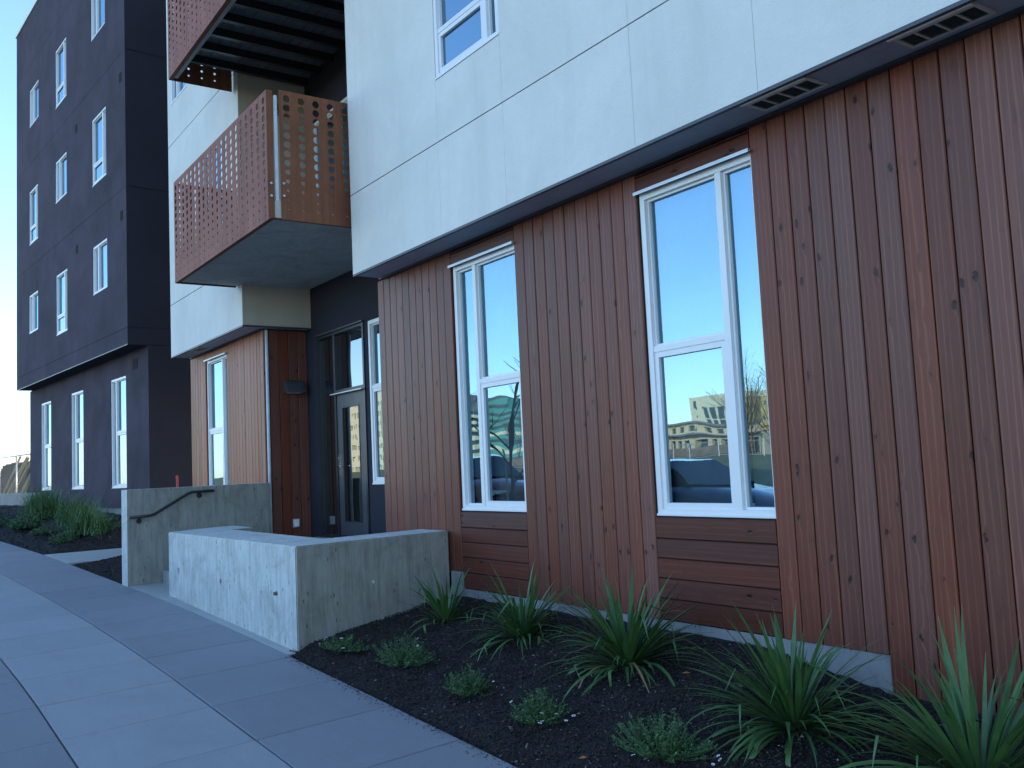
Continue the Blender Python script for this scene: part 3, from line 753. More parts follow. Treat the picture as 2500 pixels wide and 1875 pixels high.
MB().box(u0, u1, vf+.002, .02, 4.325, 4.334).obj('soffit', M['stucco_dark2'], G)
MB().box(u0-.004, u1+.004, vf-.006, vf+.0, 4.318, 4.336).obj('drip_edge', M['soffit_trim'], G)
MB().box(u0-.03, u1+.03, vf-.03, vf+.16, 14.86, 14.95).box(u0-.03, u0+.0, vf+.16, 9, 14.86, 14.95).obj('parapet_cap', M['light_trim'], G)
gw = [(-6.61, -5.49, 1.435, 3.86), (-3.40, -2.28, 1.435, 3.86), (0, 1.11, 1.43, 3.86)]
bb = MB(); wall_panel(bb, u0-.25, u1, 1.0, 4.325, 0, gw, .12); bb.obj('lower_wall', M['stucco_dark'], G)
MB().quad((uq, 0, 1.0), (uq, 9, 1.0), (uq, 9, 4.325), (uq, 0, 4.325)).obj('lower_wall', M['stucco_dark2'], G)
MB().box(u0-.24, u1-.01, .14, 9, .9, 4.32).obj('wall_core', M['black'], G)
MB().box(u0-.25, u1-.01, .03, 9, -.2, .998).obj('foundation', M['conc_found'], G)
for (a, c, p, q) in gw: window(G, a+.002, c-.002, p+.002, q-.002, .012, mull=a+.34, trans=2.655, tside='R', depth=.10)
def vent(u, z, v, wd=.17, ht=.2, n=4):
    b = MB()
    for i in range(n): b.box(u, u+wd, v-.008, v+.004, z+i*ht/n+ht/n*.55, z+(i+1)*ht/n)
    b.box(u, u+wd, v-.003, v-.001, z, z+ht); b.obj('wall_vent', M['vent_dark'], G)
vent(2.2, 9.9, vf); vent(2.2, 6.95, vf); vent(-1.25, 9.9, vf, .16); vent(-1.25, 6.97, vf, .16); vent(1.6, 3.92, 0, .34, .22)

# ================================================================== entry walls, steps, rail
b = MB()
outer = [(-7.883, 3.11), (-8.08, 4.80), (-8.62, 4.80), (-8.50, 3.655), (-11.36, 3.68), (-11.44, 3.98), (-12.20, 3.98), (-12.22, 3.70), (-11.797, 3.035)]
me = MB().prism(outer, -.5, .918).mesh('planter')
bm = bmesh.new(); bm.from_mesh(me)
es = [e for e in bm.edges if e.calc_face_angle(0) > .5]
bmesh.ops.bevel(bm, geom=es, offset=.010, segments=2, affect='EDGES'); bm.to_mesh(me); bm.free()
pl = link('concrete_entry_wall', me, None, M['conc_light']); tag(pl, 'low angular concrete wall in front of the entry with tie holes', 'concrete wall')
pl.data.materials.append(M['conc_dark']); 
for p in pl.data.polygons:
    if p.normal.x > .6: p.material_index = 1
ct = MB()
for (hx, hz) in ((-11.40, .475), (-9.90, .46), (-8.345, .47)):
    ct.tube([(hx, 3.0, hz), (hx, 3.045, hz), (hx, 3.125, hz)], [.046, .044, .020], 12)
for (hx, hz) in ((-8.73, .45),): ct.tube([(hx, 3.0, hz), (hx, 3.10, hz)], .012, 8)
ct.tube([(-7.8, 3.9, .52), (-8.0, 3.9, .52)], .022, 10)
co_ = link('cutter', ct.mesh('cut'))
md = pl.modifiers.new('b', 'BOOLEAN'); md.object = co_; md.operation = 'DIFFERENCE'; md.solver = 'EXACT'
dg = bpy.context.evaluated_depsgraph_get(); nm = bpy.data.meshes.new_from_object(pl.evaluated_get(dg)); pl.modifiers.clear(); pl.data = nm
bpy.data.objects.remove(co_)
for (hx, hz) in ((-11.40, .475), (-9.90, .46), (-8.345, .47)):
    MB().tube([(hx, 3.075, hz), (hx, 3.11, hz)], .016, 10).obj('tie_plug', M['tie_mortar'], pl)

sx = -12.91
sp = [(-12.91, 2.80), (-13.10, 4.80), (-13.33, 4.80), (-13.14, 2.78)]
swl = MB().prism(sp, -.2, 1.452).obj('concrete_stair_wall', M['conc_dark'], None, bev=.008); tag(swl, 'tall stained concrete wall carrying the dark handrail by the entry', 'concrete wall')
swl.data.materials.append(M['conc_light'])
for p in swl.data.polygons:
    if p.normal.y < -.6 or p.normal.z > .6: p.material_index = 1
# steps and landing
st = empty('entry_steps', (-12.4, 3.2, 0)); tag(st, 'concrete steps and landing leading up to the entry door', 'steps')
def stp(x0, x1, y0, y1, z): o = MB().box(x0+12.4, x1+12.4, y0-3.2, y1-3.2, -.3, z).obj('step', M['paving_l'], st, bev=.006)
stp(-12.93, -12.23, 3.25, 3.56, .36); stp(-12.95, -12.23, 3.56, 3.86, .49); stp(-13.0, -8.5, 3.99, 5.49, .62); stp(-12.97, -12.23, 3.86, 3.99, .62)
# handrail on the stair wall (runs along y, wall face leans slightly)
def wx(y): return -12.91-.095*(y-2.8)
hr = empty('handrail', (-12.85, 3.3, 1.1)); tag(hr, 'black metal handrail bending up along the concrete stair wall', 'handrail')
ho = Vector((-12.85, 3.3, 1.1))
pts = [(wx(2.82)+.065, 2.82, 1.09), (wx(3.08)+.065, 3.08, 1.10), (wx(3.14)+.065, 3.14, 1.115), (wx(3.58)+.065, 3.58, 1.355), (wx(3.64)+.065, 3.64, 1.378), (wx(3.93)+.065, 3.93, 1.382), (wx(3.95)+.03, 3.96, 1.38)]
o = MB().tube([Vector(p)-ho for p in pts], .019, 10).obj('rail', M['black_metal'], hr, smooth=True)
for (yy, zz) in ((2.95, 1.045), (3.76, 1.335)):
    x = wx(yy); o = MB().tube([Vector(p)-ho for p in ((x+.001, yy, zz-.01), (x+.012, yy, zz-.01))], .036, 16).tube([Vector(p)-ho for p in ((x+.01, yy, zz-.01), (x+.05, yy, zz-.005), (x+.065, yy, zz+.03))], .012, 8).obj('bracket', M['black_metal'], hr)

# wall lamp
wl = empty('wall_lamp', (-13.265, 5.2, 2.87)); tag(wl, 'dark quarter-round wall lamp on the cedar side wall by the door', 'wall lamp')
q = MB(); prof = [(0, -.10), (0, .10), (.03, .10)]+[(.16*math.sin(t)**1, -.10+.20*math.cos(t)) for t in [R(a) for a in (35, 50, 65, 80, 90)]]
pts = [(d, 0, z) for d, z in prof]; n = len(pts)
for yy in (-.09, .19):
    q.v += [(p[0]+.002, yy, p[2]) for p in pts]
q.f = [tuple(range(n)), tuple(range(2*n-1, n-1, -1))]+[(i, (i+1) % n, (i+1) % n+n, i+n) for i in range(n)]
q.obj('lamp_shade', M['soffit_trim'], wl, bev=.003)
MB().box(.02, .13, -.06, .16, -.104, -.101).obj('diffuser', M['light_trim'], wl)
eo = empty('outlet_box', (-13.262, 5.25, .83)); tag(eo, 'grey weatherproof outlet box low on the cedar side wall', 'outlet box')
MB().box(0, .035, -.05, .05, -.065, .065).obj('box', M['galv'], eo, bev=.008); MB().box(.035, .05, -.038, .038, -.05, .055).obj('cover', M['light_trim'], eo, bev=.006)
# red marker stake behind the stair wall
rs = MB().tube([(-17.3, 4.62, .3), (-17.3, 4.62, 1.55), (-17.32, 4.62, 1.63)], .022, 8); M['red'] = flat('red_plastic', (.55, .04, .04), .5)
tag(rs.obj('marker_stake', M['red']), 'red plastic marker stake poking up behind the concrete stair wall', 'stake')

# ================================================================== far left: low wall, fence, pile, shed
lw = empty('retaining_wall', (-22.16, 4.489, 0), LYR); tag(lw, 'low grey concrete retaining wall at the corner of the charcoal building', 'retaining wall')
MB().box(-24, -5.42, -.30, -.10, .2, 1.385).obj('wall', M['conc_dark'], lw, bev=.01)
fn = empty('chain_link_fence', (-22.16, 4.489, 0), LYR); tag(fn, 'galvanised chain link fence above the low concrete wall', 'fence')
v_ = .9
MB().tube([(-26, v_, 2.74), (-8.1, v_, 2.62)], .022, 8).obj('rail', M['galv'], fn, smooth=True)
for k in range(6): u = -8.6-k*3.0; MB().tube([(u, v_+.03, .4), (u, v_+.03, 2.66+.006*k)], .028, 8).obj('post', M['galv'], fn, smooth=True)
ms = MB(); dm = .11
for k in range(-16, 208):
    u = -26+k*dm
    for sgn in (1, -1):
        L = 1.6; a = (u, v_, 1.05); c = (u+sgn*L, v_, 1.05+L)
        if c[0] > -8.1 or c[0] < -26 or a[0] > -8.1 or a[0] < -26:
            continue
        ms.tube([a, c], .0020, 4, False)
o = ms.obj('wire_mesh', M['wire'], fn); tag(o, kind='stuff')
# pile of pale poles leaning, dark rubble/tarp behind
M['pole'] = flat('pale_timber', (.50, .42, .26), .8, 0, .15); M['tarp'] = flat('grey_tarp', (.016, .015, .014), .8, 0, .3, 3)
G4 = Matrix.Translation((-22.16, 4.489, 0)) @ Matrix.Rotation(LYR, 4, 'Z')
rnd = random.Random(3)
for i in range(13):
    uu = -27.4+rnd.uniform(-.25, .25)+i*.24; vv = 2.6+rnd.uniform(0, .8)
    a = G4 @ Vector((uu, vv, .9)); c = G4 @ Vector((uu+2.7+rnd.uniform(-.2, .3), vv+.4, 2.9+rnd.uniform(-.15, .1)))
    tag(MB().tube([a, c], .05, 6).obj('timber_pole', M['pole']), 'pale timber pole in the leaning stack behind the chain link fence', 'pole', 'leaning pale poles behind the fence')
b = MB(); 
for i in range(80):
    uu = -36.5+i*.19; v0 = 3.9; h = 2.72+rnd.uniform(-.14, .10)
    if uu < -33.2: h -= (-33.2-uu)*.5
    p0 = G4 @ Vector((uu, v0, .6)); p1 = G4 @ Vector((uu+.20, v0+.05, .6)); p2 = G4 @ Vector((uu+.20, v0+.9, h)); p3 = G4 @ Vector((uu, v0+.9, h))
    b.prism([(p0.x, p0.y), (p1.x, p1.y), ((G4 @ Vector((uu+.2, v0+1.2, 0))).x, (G4 @ Vector((uu+.2, v0+1.2, 0))).y), ((G4 @ Vector((uu, v0+1.2, 0))).x, (G4 @ Vector((uu, v0+1.2, 0))).y)], .5, h)
tag(b.obj('board_stack', M['tarp']), 'dark stack of upright boards beyond the chain link fence', 'board stack', kind='stuff')
sh = empty('shed', (-22.16, 4.489, 0), LYR); tag(sh, 'small pale shed with flat roof seen over the fence', 'shed')
M['shed'] = flat('pale_shed_wall', (.62, .50, .34), .8); M['shed_d'] = flat('grey_shaded_shed', (.30, .31, .33), .8)  # grey tone paints the shade on the shed's left side; roof shares it
MB().box(-40.4, -34, 8, 14, .3, 3.95).obj('wall', M['shed'], sh); MB().box(-42.2, -40.41, 8.3, 12, .3, 3.85).obj('shaded_side', M['shed_d'], sh)  # left block is the shed's shaded side, shade put into its grey
MB().box(-42.3, -33.9, 7.9, 14.1, 3.96, 4.05).obj('roof', M['shed_d'], sh); MB().box(-39.6, -39.3, 7.97, 7.99, 3.3, 3.5).obj('window', M['black'], sh)

# ================================================================== plants
def leaf_mesh(seed, L, W, droop, fold=.35):
    r = random.Random(seed); v = []; f = []; n = 9; curve = droop; kink = r.choice((5, 6, 7)) if r.random() < .16 else 0; x = z = 0; ang = r.uniform(1.3, 1.5); side = r.uniform(-.25, .25); yy = 0
    for i in range(n+1):
        t = i/n; w = W*(.62+.9*t if t < .35 else 1-((t-.35)/.65)**1.9)*.5 if i < n else .0006
        w = max(w, .0006)
        nx, nz = -math.sin(ang), math.cos(ang)
        v += [(x-nx*0, yy-w, z+w*fold), (x, yy, z), (x, yy+w, z+w*fold)]
        if kink and i == kink: ang -= 1.5
        st_ = L/n; x += st_*math.cos(ang); z += st_*math.sin(ang); ang -= curve/n*(.4+1.3*t); yy += side*st_*t
    for i in range(n):
        a = i*3; f += [(a, a+1, a+4, a+3), (a+1, a+2, a+5, a+4)]
    me = bpy.data.meshes.new('leaf'); me.from_pydata(v, [], f); me.polygons.foreach_set('use_smooth', [True]*len(f)); me.update(); return me
M['leaf'] = leafmat('strappy_leaf', (.032, .090, .028), (.068, .145, .040), tipamt=.6)
M['leaf_y'] = leafmat('yellowed_leaf', (.30, .26, .05), (.20, .22, .05))
leaves = []
for s_ in range(36):
    me = leaf_mesh(s_, 1.0, .040, .15+1.15*(s_/35)+(.9 if s_ % 6 == 4 else 0)); me.materials.append(M['leaf']); leaves.append(me)
yl = leaf_mesh(77, 1.0, .026, 1.7); yl.materials.append(M['leaf_y'])
M['leaf_d'] = leafmat('dead_leaf', (.24, .15, .07), (.16, .10, .05)); dl = leaf_mesh(78, 1.0, .032, 2.2); dl.materials.append(M['leaf_d'])
def strappy(x, y, n, size, spread, label, seed, lean=(0, 0), yellow=0, lw=1.0):
    r = random.Random(seed); z = mulch_z(x, y)-.01
    e = empty('strappy_plant', (x, y, z)); tag(e, label, 'plant', 'strap-leaved plants along the cedar wall')
    for i in range(n):
        t = (i+r.random())/n                     # 0 = upright centre, 1 = outside
        k = min(35, int(t*30+r.uniform(0, 6))); me = leaves[k]
        if i < yellow: me = yl
        elif r.random() < .03: me = dl
        o = link('leaf', me, e); a = r.uniform(0, 2*math.pi); L = size*r.uniform(.62, 1.12)*(1.0-.12*t)
        tilt = (t**.7)*spread*1.15*r.uniform(.7, 1.15)
        if i < yellow: tilt = 1.05; a = math.pi+.5-.5*i
        reach = L*min(1, math.sin(min(1.5, tilt+.25)))*math.sin(a)
        if y+reach > 4.72: a = -a if r.random() < .6 else a; tilt = tilt if a < 0 or math.sin(a) < 0 else tilt*.35; L = L if math.sin(a) < 0 else L*.8
        rad = .015+.075*t*r.random()*size*1.5
        o.location = (rad*math.cos(a)+lean[0]*0, rad*math.sin(a), 0)
        o.rotation_euler = (r.uniform(-.25, .25), tilt+.12*r.uniform(-1, 1), a)
        o.scale = (L, L*lw*r.uniform(.8, 1.25), L)
    return e
strappy(-7.25, 4.25, 70, .56, .95, 'sparse strappy plant with arching leaves beside the concrete entry wall', 21, lw=1.15)
strappy(-6.09, 4.27, 165, .62, 1.15, 'strappy plant between the narrow window bay and the tall planks', 22, lw=1.1)
strappy(-4.81, 4.22, 215, .70, 1.2, 'dense strappy plant standing under the large window', 23, lw=1.05)
strappy(-3.41, 4.16, 240, .70, 1.25, 'wide strappy plant hiding the end of the foundation', 24, lw=1.0)
strappy(-2.38, 4.15, 210, .80, 1.2, 'strappy plant with yellowed leaves nearest the camera at the corner', 25, yellow=3, lw=1.0)

def shrub_mesh(seed, rx, ry, h, n, leafL=.02, lo=.3):
    r = random.Random(seed); b = MB(); tips = []
    for i in range(n):
        a = r.uniform(0, 6.283); d = r.random()**.6; ex, ey = rx*d*math.cos(a), ry*d*math.sin(a); hh = h*(1-.55*d*d)*r.uniform(.35, 1.15)
        p0 = Vector((ex*.25, ey*.25, 0)); p2 = Vector((ex, ey, hh)); mid = Vector((ex*.75, ey*.75, hh*.5))
        pts = [p0, mid, p2]; tips.append(p2); b.tube(pts, [.0022, .0018, .001], 3, False)
        for k in range(15):
            t = .25+.75*k/14; p = (p0*(1-t)**2+mid*2*t*(1-t)+p2*t*t)
            for _ in range(2):
                aa = r.uniform(0, 6.28); el = r.uniform(-.1, .9); L = leafL*r.uniform(.6, 1.3)
                d_ = Vector((math.cos(aa)*math.cos(el), math.sin(aa)*math.cos(el), math.sin(el)))*L; s_ = d_.cross(Vector((r.uniform(-1, 1), r.uniform(-1, 1), 1))).normalized()*L*.20
                b.quad(p, p+d_*.5+s_, p+d_, p+d_*.5-s_)
    return b, tips
mm = NM('small_leaf', .6); ge = mm.n('ShaderNodeNewGeometry'); mm.col(mm.ramp(ge.outputs['Random Per Island'], [(0, (.035, .08, .028)), (.6, (.06, .135, .042)), (1, (.10, .20, .07))])); M['shrubleaf'] = mm.m
M['petal'] = flat('white_petal', (.82, .78, .82), .6); M['yolk'] = flat('flower_centre', (.6, .42, .05), .7)
fl = MB()
for k in range(12):
    t = k*2*math.pi/12; c_, s_ = math.cos(t), math.sin(t); fl.quad((c_*.002, s_*.002, 0), (c_*.007-s_*.0017, s_*.007+c_*.0017, .001), (c_*.0105, s_*.0105, .0), (c_*.007+s_*.0017, s_*.007-c_*.0017, .001))
flm = fl.raw('flower'); flm.materials.append(M['petal'])
def shrub(x, y, rx, ry, h, n, nf, label, seed, leafL=.02, z=None, rz=0):
    z = mulch_z(x, y)-.005 if z is None else z
    e = empty('daisy_shrub', (x, y, z), rz); tag(e, label, 'shrub', 'low daisy shrubs in the bark beds')
    b, tips = shrub_mesh(seed, rx, ry, h, n, leafL); o = link('foliage', b.raw('foliage'), e, M['shrubleaf']); tag(o, kind='stuff')
    r = random.Random(seed+9)
    for i in range(nf):
        t = r.choice(tips); o = link('flower', flm, e); k = 1.0+r.uniform(.0, .5)
        if r.random() < .6: a = r.uniform(0, 6.28); t = Vector((rx*1.05*math.cos(a), ry*1.05*math.sin(a), .02+r.random()*.05))
        o.location = t+Vector((0, 0, .012)); o.scale = (k, k, k); o.rotation_euler = (r.uniform(-.2, .6), r.uniform(-.5, .3), 0)
shrub(-7.42, 3.36, .34, .20, .12, 75, 9, 'flat daisy shrub at the outer corner of the concrete entry wall', 31)
shrub(-6.58, 3.45, .36, .22, .22, 110, 4, 'broad spreading daisy shrub between concrete wall and small round shrub', 32)
shrub(-5.50, 3.38, .22, .17, .19, 80, 1, 'small compact green shrub without flowers, in the middle of the bed', 33)
shrub(-4.69, 3.38, .22, .19, .19, 85, 11, 'small upright daisy shrub with white flowers around its foot', 34)
shrub(-3.74, 3.48, .34, .22, .22, 120, 6, 'large spreading daisy shrub, the nearest one to the camera', 35)
# far beds
M['grassleaf'] = leafmat('grassy_leaf', (.04, .11, .03), (.08, .16, .05), tipamt=0)
def clump(x, y, n, size, label, seed):
    r = random.Random(seed); b = MB(); z = mulch_z(x, y)
    for i in range(n):
        a = r.uniform(0, 6.283); t = r.random(); L = size*r.uniform(.6, 1.1); w = .010; p = Vector((r.gauss(0, .24), r.gauss(0, .14), 0)); ang = 1.45-.9*t*r.uniform(.7, 1.2); cu = .5+1.4*t
        px = None
        d = Vector((math.cos(a), math.sin(a), 0)); s_ = Vector((-d.y, d.x, 0))*w
        for k in range(6):
            q = p+(d*math.cos(ang)+Vector((0, 0, math.sin(ang))))*L/6; w2 = 1-k/6; w3 = max(.05, 1-(k+1)/6)
            b.quad(p-s_*w2, p+s_*w2, q+s_*w3, q-s_*w3); p = q; ang -= cu/6
    e = empty('grass_clump', (x, y, z-.01)); tag(e, label, 'plant', 'grassy clumps before the charcoal building')
    o = link('foliage', b.raw('foliage'), e, M['grassleaf']); tag(o, kind='stuff')
clump(-22.9, 3.35, 800, .78, 'leftmost big grassy clump by the low retaining wall', 41)
clump(-24.6, 3.4, 700, .74, 'grassy clump against the end of the low retaining wall', 44)
clump(-20.3, 3.5, 900, .74, 'big grassy clump in front of the charcoal building foundation', 42)
clump(-18.8, 3.45, 800, .70, 'grassy clump beside the paved path, next to the tall stair wall', 43)
shrub(-24.0, 2.25, 1.3, .45, .26, 260, 2, 'leftmost low shrub spreading along the far bed edge', 51, .04)
shrub(-21.9, 2.72, .95, .38, .28, 220, 2, 'low shrub in front of the leftmost grassy clump', 52, .04)
shrub(-20.2, 2.88, .45, .28, .18, 80, 3, 'small flowering shrub near the far sidewalk edge', 53, .035)
shrub(-18.6, 2.95, .45, .26, .2, 80, 1, 'feathery small shrub beside the paved path', 54, .035)
shrub(-14.6, 3.55, .5, .34, .2, 160, 0, 'round-leaved green shrub in the small bed before the stair wall', 55, .05)
# dry leaves and petals on the bark
M['dry'] = flat('dry_leaf', (.42, .17, .05), .7); rr = random.Random(8)
lf = MB().quad((-.03, 0, .002), (0, -.011, .004), (.03, 0, .008), (0, .012, .012)); lfm = lf.raw('l'); lfm.materials.append(M['dry'])
for i, (x, y) in enumerate(((-4.12, 3.25), (-7.25, 3.16), (-4.3, 4.25), (-5.03, 3.27))):
    o = link('dry_leaf', lfm); o.location = (x, y, mulch_z(x, y)+.012); o.rotation_euler = (0, .1, rr.uniform(0, 6)); tag(o, ['orange dry leaf lying on the bark left of the largest daisy shrub', 'dry leaf on the bark close to the concrete entry wall corner', 'dry leaf on the bark by the cedar wall between two strappy plants', 'dry leaf at the paving edge below the compact green shrub'][i], 'leaf', 'fallen dry leaves on the bark')
pt = MB()
for i in range(70):
    x = rr.uniform(-7.2, -2.6); y = rr.uniform(3.1, 4.3); z = mulch_z(x, y)+.012; s_ = rr.uniform(.003, .008); a = rr.uniform(0, 3)
    pt.quad((x-s_, y, z), (x, y-s_*.6, z+.003), (x+s_, y+s_*.3, z+.002), (x, y+s_*.6, z+.004))
tag(link('fallen_petals', pt.raw('petals'), None, M['petal']), 'tiny white petals scattered over the dark bark', 'petals', kind='stuff')

# ================================================================== across the street (seen in the glass)
def bare_tree(x, y, z, h, seed, label, r0=.09, depth=4, group=None, lean=.0):
    r = random.Random(seed); tr = MB(); cr = MB()
    def grow(b, p, d, L, rad, dep):
        pts = [p]; q = p; dd = d.copy()
        for k in range(4):
            dd = (dd+Vector((r.uniform(-.13, .13), r.uniform(-.13, .13), r.uniform(-.02, .10)))).normalized(); q = q+dd*L/4; pts.append(q)
        rs = [rad*(1-.35*k/4) for k in range(5)]; b.tube(pts, rs, 6 if rad > .02 else 3, False)
        if dep == 0: return
        nb = 3 if dep > 1 else 4
        for i in range(nb):
            t = pts[2+i % 3]; a = r.uniform(0, 6.28); s_ = r.uniform(.45, .95)
            side = Vector((math.cos(a), math.sin(a), r.uniform(.1, .6))); nd = (dd*(1-s_*.6)+side*s_).normalized()
            grow(cr, t, nd, L*r.uniform(.55, .8), rad*.45, dep-1)
        grow(cr, pts[-1], dd, L*.75, rad*.62, dep-1)
    grow(tr, Vector((0, 0, 0)), Vector((lean, 0, 1)).normalized(), h*.34, r0, depth)
    e = empty('bare_tree', (x, y, z)); tag(e, label, 'tree', group); tr.obj('trunk', M['bark'], e, True); link('crown', cr.raw('crown'), e, M['bark'])
    return e
M['bark'] = flat('grey_bark', (.09, .07, .055), .9, 0, .25, 12)
bare_tree(-16.8, -1.9, gz(-16.8), 4.6, 61, 'slender bare street tree at the kerb, seen in the narrow window', .06, 3)
MB_ = MB().tube([(-17.05, -1.9, gz(-17)), (-17.05, -1.9, 1.9)], .03, 6); tag(MB_.obj('tree_stake', M['pole']), 'wooden stake beside the slender street tree', 'stake')
ls = empty('street_lamp', (-18.6, -1.6, gz(-18.6))); tag(ls, 'dark street lamp with hanging bell shade at the kerb', 'street lamp')
MB().tube([(0, 0, 0), (0, 0, 4.6), (.1, .2, 5.0), (.3, .5, 5.1)], .045, 8).obj('pole', M['black_metal'], ls, smooth=True)
MB().tube([(.3, .5, 5.08), (.3, .5, 4.95), (.3, .5, 4.8)], [.03, .12, .22], 16).obj('lamp_shade', M['black_metal'], ls, smooth=True)
def car(x, y, rz, c, label, seed=0):
    z = gz(x)-.13; e = empty('parked_car', (x, y, z), rz); tag(e, label, 'car', 'cars parked along the kerb')
    pm = NM('car_paint', .4, .0); pm.col(c); pm.b.inputs['Coat Weight'].default_value = 1
    st_ = [(-2.25, .42, .78), (-2.1, .35, .95), (-1.5, .30, 1.0), (-.3, .28, 1.0), (.9, .28, .97), (1.7, .3, .86), (2.15, .36, .72), (2.28, .42, .62)]
    v = []; f = []
    for (xx, zb, zt) in st_:
        hw = .88 if abs(xx) < 1.9 else .74
        v += [(xx, -hw*.92, zb), (xx, -hw, zb+.18), (xx, -hw*.97, zt-.12), (xx, -hw*.84, zt), (xx, hw*.84, zt), (xx, hw*.97, zt-.12), (xx, hw, zb+.18), (xx, hw*.92, zb)]
    for i in range(len(st_)-1):
        for k in range(8): a = i*8+k; b2 = i*8+(k+1) % 8; f.append((a, b2, b2+8, a+8))
    f += [tuple(range(8)), tuple(range(len(v)-1, len(v)-9, -1))]
    q = MB(); q.v = v; q.f = f; q.obj('body', pm.m, e, True)
    g = MB(); v = []
    for (xx, hw, zt) in ((-1.85, .76, .98), (-1.15, .62, 1.38), (-.3, .62, 1.46), (.25, .60, 1.42), (1.1, .74, .98)):
        v += [(xx, -max(hw, .76), .95), (xx, -hw, zt), (xx, hw, zt), (xx, max(hw, .76), .95)]
    g.v = v
    for i in range(4):
        for k in range(3): a = i*4+k; g.f.append((a, a+1, a+5, a+4))
    g.obj('cabin_glass', M['car_glass'], e)
    rf = MB(); rf.v = [(-1.15, -.60, 1.385), (-1.15, .60, 1.385), (-.3, .61, 1.467), (-.3, -.61, 1.467), (.25, .59, 1.427), (.25, -.59, 1.427)]; rf.f = [(0, 3, 2, 1), (3, 5, 4, 2)]; rf.obj('roof', pm.m, e)
    for wx_ in (-1.4, 1.4):
        for wy in (-.86, .86):
            wv = MB().tube([(wx_, wy-.10, .33), (wx_, wy+.10, .33)], .33, 18); wo = wv.obj('wheel', M['tyre'], e); MB().tube([(wx_, wy-.105, .33), (wx_, wy+.105, .33)], .19, 12).obj('rim', M['galv'], wo)
    for wy in (-.6, .6): MB().box(2.2, 2.27, wy-.14, wy+.14, .56, .68).obj('headlight', M['light_trim'], e)
M['car_glass'] = flat('car_glass', (.01, .012, .016), .12)
M['tyre'] = flat('tyre_rubber', (.02, .02, .02), .8)
car(-12.3, -2.5, R(4), (.02, .04, .13), 'dark blue sedan parked at the kerb opposite the large window')
car(-6.6, -2.6, R(2), (.02, .10, .11), 'dark teal sedan parked behind the dark blue one')
car(-19.4, -2.7, R(6), (.25, .03, .03), 'dark red sedan parked near the slender street tree')
# background buildings
def facade(e, x0, x1, y, z0, z1, nx, nz, mat, gmat, ww=.5, wh=.55, depth=.3, back=10):
    hs = []
    for i in range(nx):
        for j in range(nz):
            cx = x0+(x1-x0)*(i+.5)/nx; cz = z0+(z1-z0)*(j+.5)/nz; dx = (x1-x0)/nx*ww/2; dz = (z1-z0)/nz*wh/2; hs.append((cx-dx, cx+dx, cz-dz, cz+dz))
    # facing +Y: mirror the panel
    b = MB(); wall_panel(b, x0, x1, z0, z1, 0, hs, depth); b.v = [(p[0], y-p[1], p[2]) for p in b.v]
    b.box(x0, x1, y-back, y-depth-.02, z0, z1-.02); b.obj('wall', mat, e)
    for h in hs: MB().quad((h[0], y-depth+.02, h[2]), (h[0], y-depth+.02, h[3]), (h[1], y-depth+.02, h[3]), (h[1], y-depth+.02, h[2])).obj('window', gmat, e)
M['beige'] = flat('beige_render', (.62, .50, .34), .85); M['cream'] = flat('cream_stone', (.74, .67, .48), .8); M['orange'] = flat('orange_render', (.62, .27, .12), .85)
M['teal'] = flat('teal_cladding', (.10, .32, .28), .4); M['far_glass'] = flat('far_window', (.06, .10, .12), .2); M['grey_clad'] = flat('grey_cladding', (.20, .21, .22), .7)
e = empty('arched_building', (-66, -62, 1)); e.location = (0, 0, 0); tag(e, 'long beige two storey building with a row of large windows across the field', 'building')
facade(e, -84, -60.5, -62, 1.2, 3.75, 16, 1, M['beige'], M['far_glass'], .62, .62, .5); facade(e, -84, -67, -64, 3.76, 5.0, 10, 1, M['beige'], M['far_glass'], .5, .5)
MB().box(-84.3, -60.2, -61.9, -61.3, 3.7, 3.85).box(-84.2, -66.8, -74, -63.5, 5.0, 5.25).obj('cornice', M['grey_clad'], e)
e = empty('orange_building'); tag(e, 'small orange rendered block behind the arched building', 'building'); facade(e, -75.2, -71.6, -68, 1.2, 5.1, 2, 3, M['orange'], M['far_glass'], .5, .3, .2, 4)
e = empty('cream_tower'); tag(e, 'tall cream office block with sloping glazed front beyond the field', 'building')
yy = -80; b = MB(); b.v = [(-86.2, yy, 1), (-70, yy, 1), (-70, yy, 9.0), (-86.8, yy, 9.4), (-86.2, yy-8, 1), (-70, yy-8, 1), (-70, yy-8, 9.0), (-86.8, yy-8, 9.4)]; b.f = [(0, 1, 2, 3), (7, 6, 5, 4), (0, 3, 7, 4), (3, 2, 6, 7), (1, 5, 6, 2)]; b.obj('wall', M['cream'], e)
b = MB()
for i in range(14):
    for j in range(4):
        xx = -84.2+i*.95+.18*(3-j); b.quad((xx, yy+.06, 2.2+j*1.5), (xx+.62, yy+.06, 2.2+j*1.5), (xx+.52, yy+.06, 3.55+j*1.5), (xx-.1, yy+.06, 3.55+j*1.5))
b.obj('glazing', M['far_glass'], e)
for i in range(5): MB().box(-85.6, -85.4, yy+.01, yy+.05, 3.3+i*1.1, 3.6+i*1.1).obj('window', M['far_glass'], e)
MB().box(-86.0, -85.5, yy+.01, yy+.05, 7.9, 8.9).obj('window', M['far_glass'], e)
e = empty('yellow_building'); tag(e, 'ochre building with two turrets behind the bare trees', 'building'); M['ochre'] = flat('ochre_render', (.55, .40, .16), .85)
facade(e, -70.5, -40, -70, 1, 4.6, 12, 2, M['ochre'], M['far_glass'], .4, .5); facade(e, -69.3, -67.9, -69.5, 4.6, 7.7, 1, 2, M['ochre'], M['far_glass'], .3, .3, .1, 2); facade(e, -66.9, -64.2, -69.5, 4.6, 7.5, 2, 2, M['ochre'], M['far_glass'], .3, .3, .1, 2)
e = empty('striped_building'); tag(e, 'beige and grey striped office block left of the teal building', 'building')
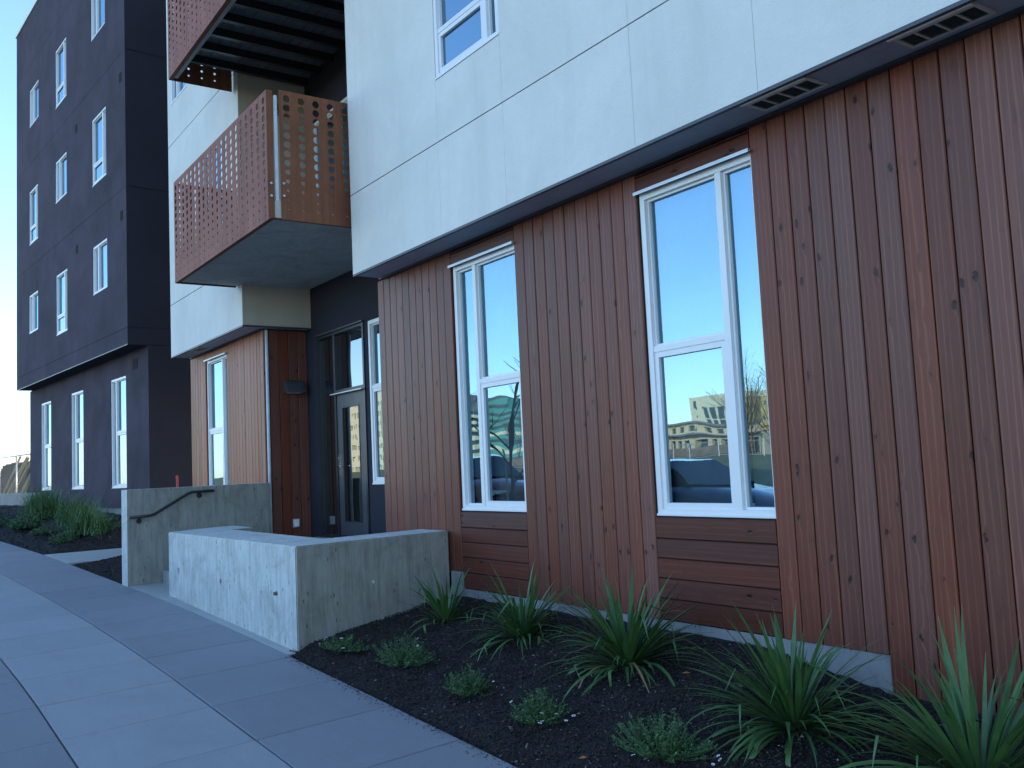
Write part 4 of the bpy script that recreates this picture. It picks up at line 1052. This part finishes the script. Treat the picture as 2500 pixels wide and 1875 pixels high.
for i in range(6): MB().box(-137, -118, -76, -66, 3+i*1.15, 3.62+i*1.15).obj('band', M['cream'], e); MB().box(-136.9, -118.1, -75.9, -66.1, 3.63+i*1.15, 4.14+i*1.15).obj('window_band', M['far_glass'], e)
MB().box(-137, -118, -76, -66, 9.9, 12.4).obj('upper_storey', M['grey_clad'], e); MB().box(-137, -118, -76, -66, .5, 2.99).obj('wall', M['beige'], e)
e = empty('teal_building'); tag(e, 'stepped teal glass building beyond the field', 'building')
for (a, c, z0, z1) in ((-121, -105, .8, 7.4), (-119.4, -108, 7.4, 9.8), (-117.6, -111, 9.8, 11.6)):
    MB().box(a, c, -74, -68, z0, z1-.01).obj('storey', M['teal'], e)
    for k in range(int((z1-z0)/1.1)): MB().box(a-.03, c+.03, -68, -67.95, z0+.45+k*1.1, z0+.95+k*1.1).obj('window_band', M['cream'] if (k % 2 == 0 and z1 < 8) else M['far_glass'], e)
e = empty('beige_tower'); tag(e, 'tall beige tower far down the street mirrored in the entry door', 'building'); facade(e, -158, -143, -62, 1, 16.5, 9, 8, M['cream'], M['far_glass'], .45, .45, .3)
fe = empty('field_fence'); tag(fe, 'wire fence with pale posts along the far side of the field', 'fence')
for i in range(30): MB().tube([(-118+i*3, -56, .6), (-118+i*3, -56, 2.9)], .05, 6).obj('post', M['galv'], fe)
MB().tube([(-118, -56, 2.8), (-31, -56, 2.8)], .03, 6).tube([(-118, -56, 1.5), (-31, -56, 1.5)], .03, 6).obj('rail', M['galv'], fe)
MB().box(-120, -60, -59.5, -58.8, .8, 2.5).obj('screen', flat('brown_screen', (.20, .15, .12), .9, 0, .35, 3) and bpy.data.materials['brown_screen'], fe)
fp = MB().quad((-160, -38, .77), (20, -38, .77), (20, -35, .77), (-160, -35, .77)); fp.v = [(p[0], p[1], base_z(p[0], p[1])+.03) for p in fp.v]
for i, (x, y, h, sd_) in enumerate(((-58.8, -58.5, 8, 1), (-57, -60, 7, 2), (-60.6, -61, 6.4, 3), (-54.5, -57, 8, 4), (-98, -60, 6, 5))):
    bare_tree(x, y, 1.3, h*1.25, 70+sd_, ['large bare tree before the ochre turrets', 'second bare tree right of the ochre turrets', 'small bare tree left of the ochre building', 'bare tree at the right end of the ochre building', 'bare tree before the teal glass building'][i], .11, 4, 'bare trees beyond the field')
bare_tree(-48.5, 13, .6, 7.5, 91, 'bare tree rising behind the pale shed', .10, 4)
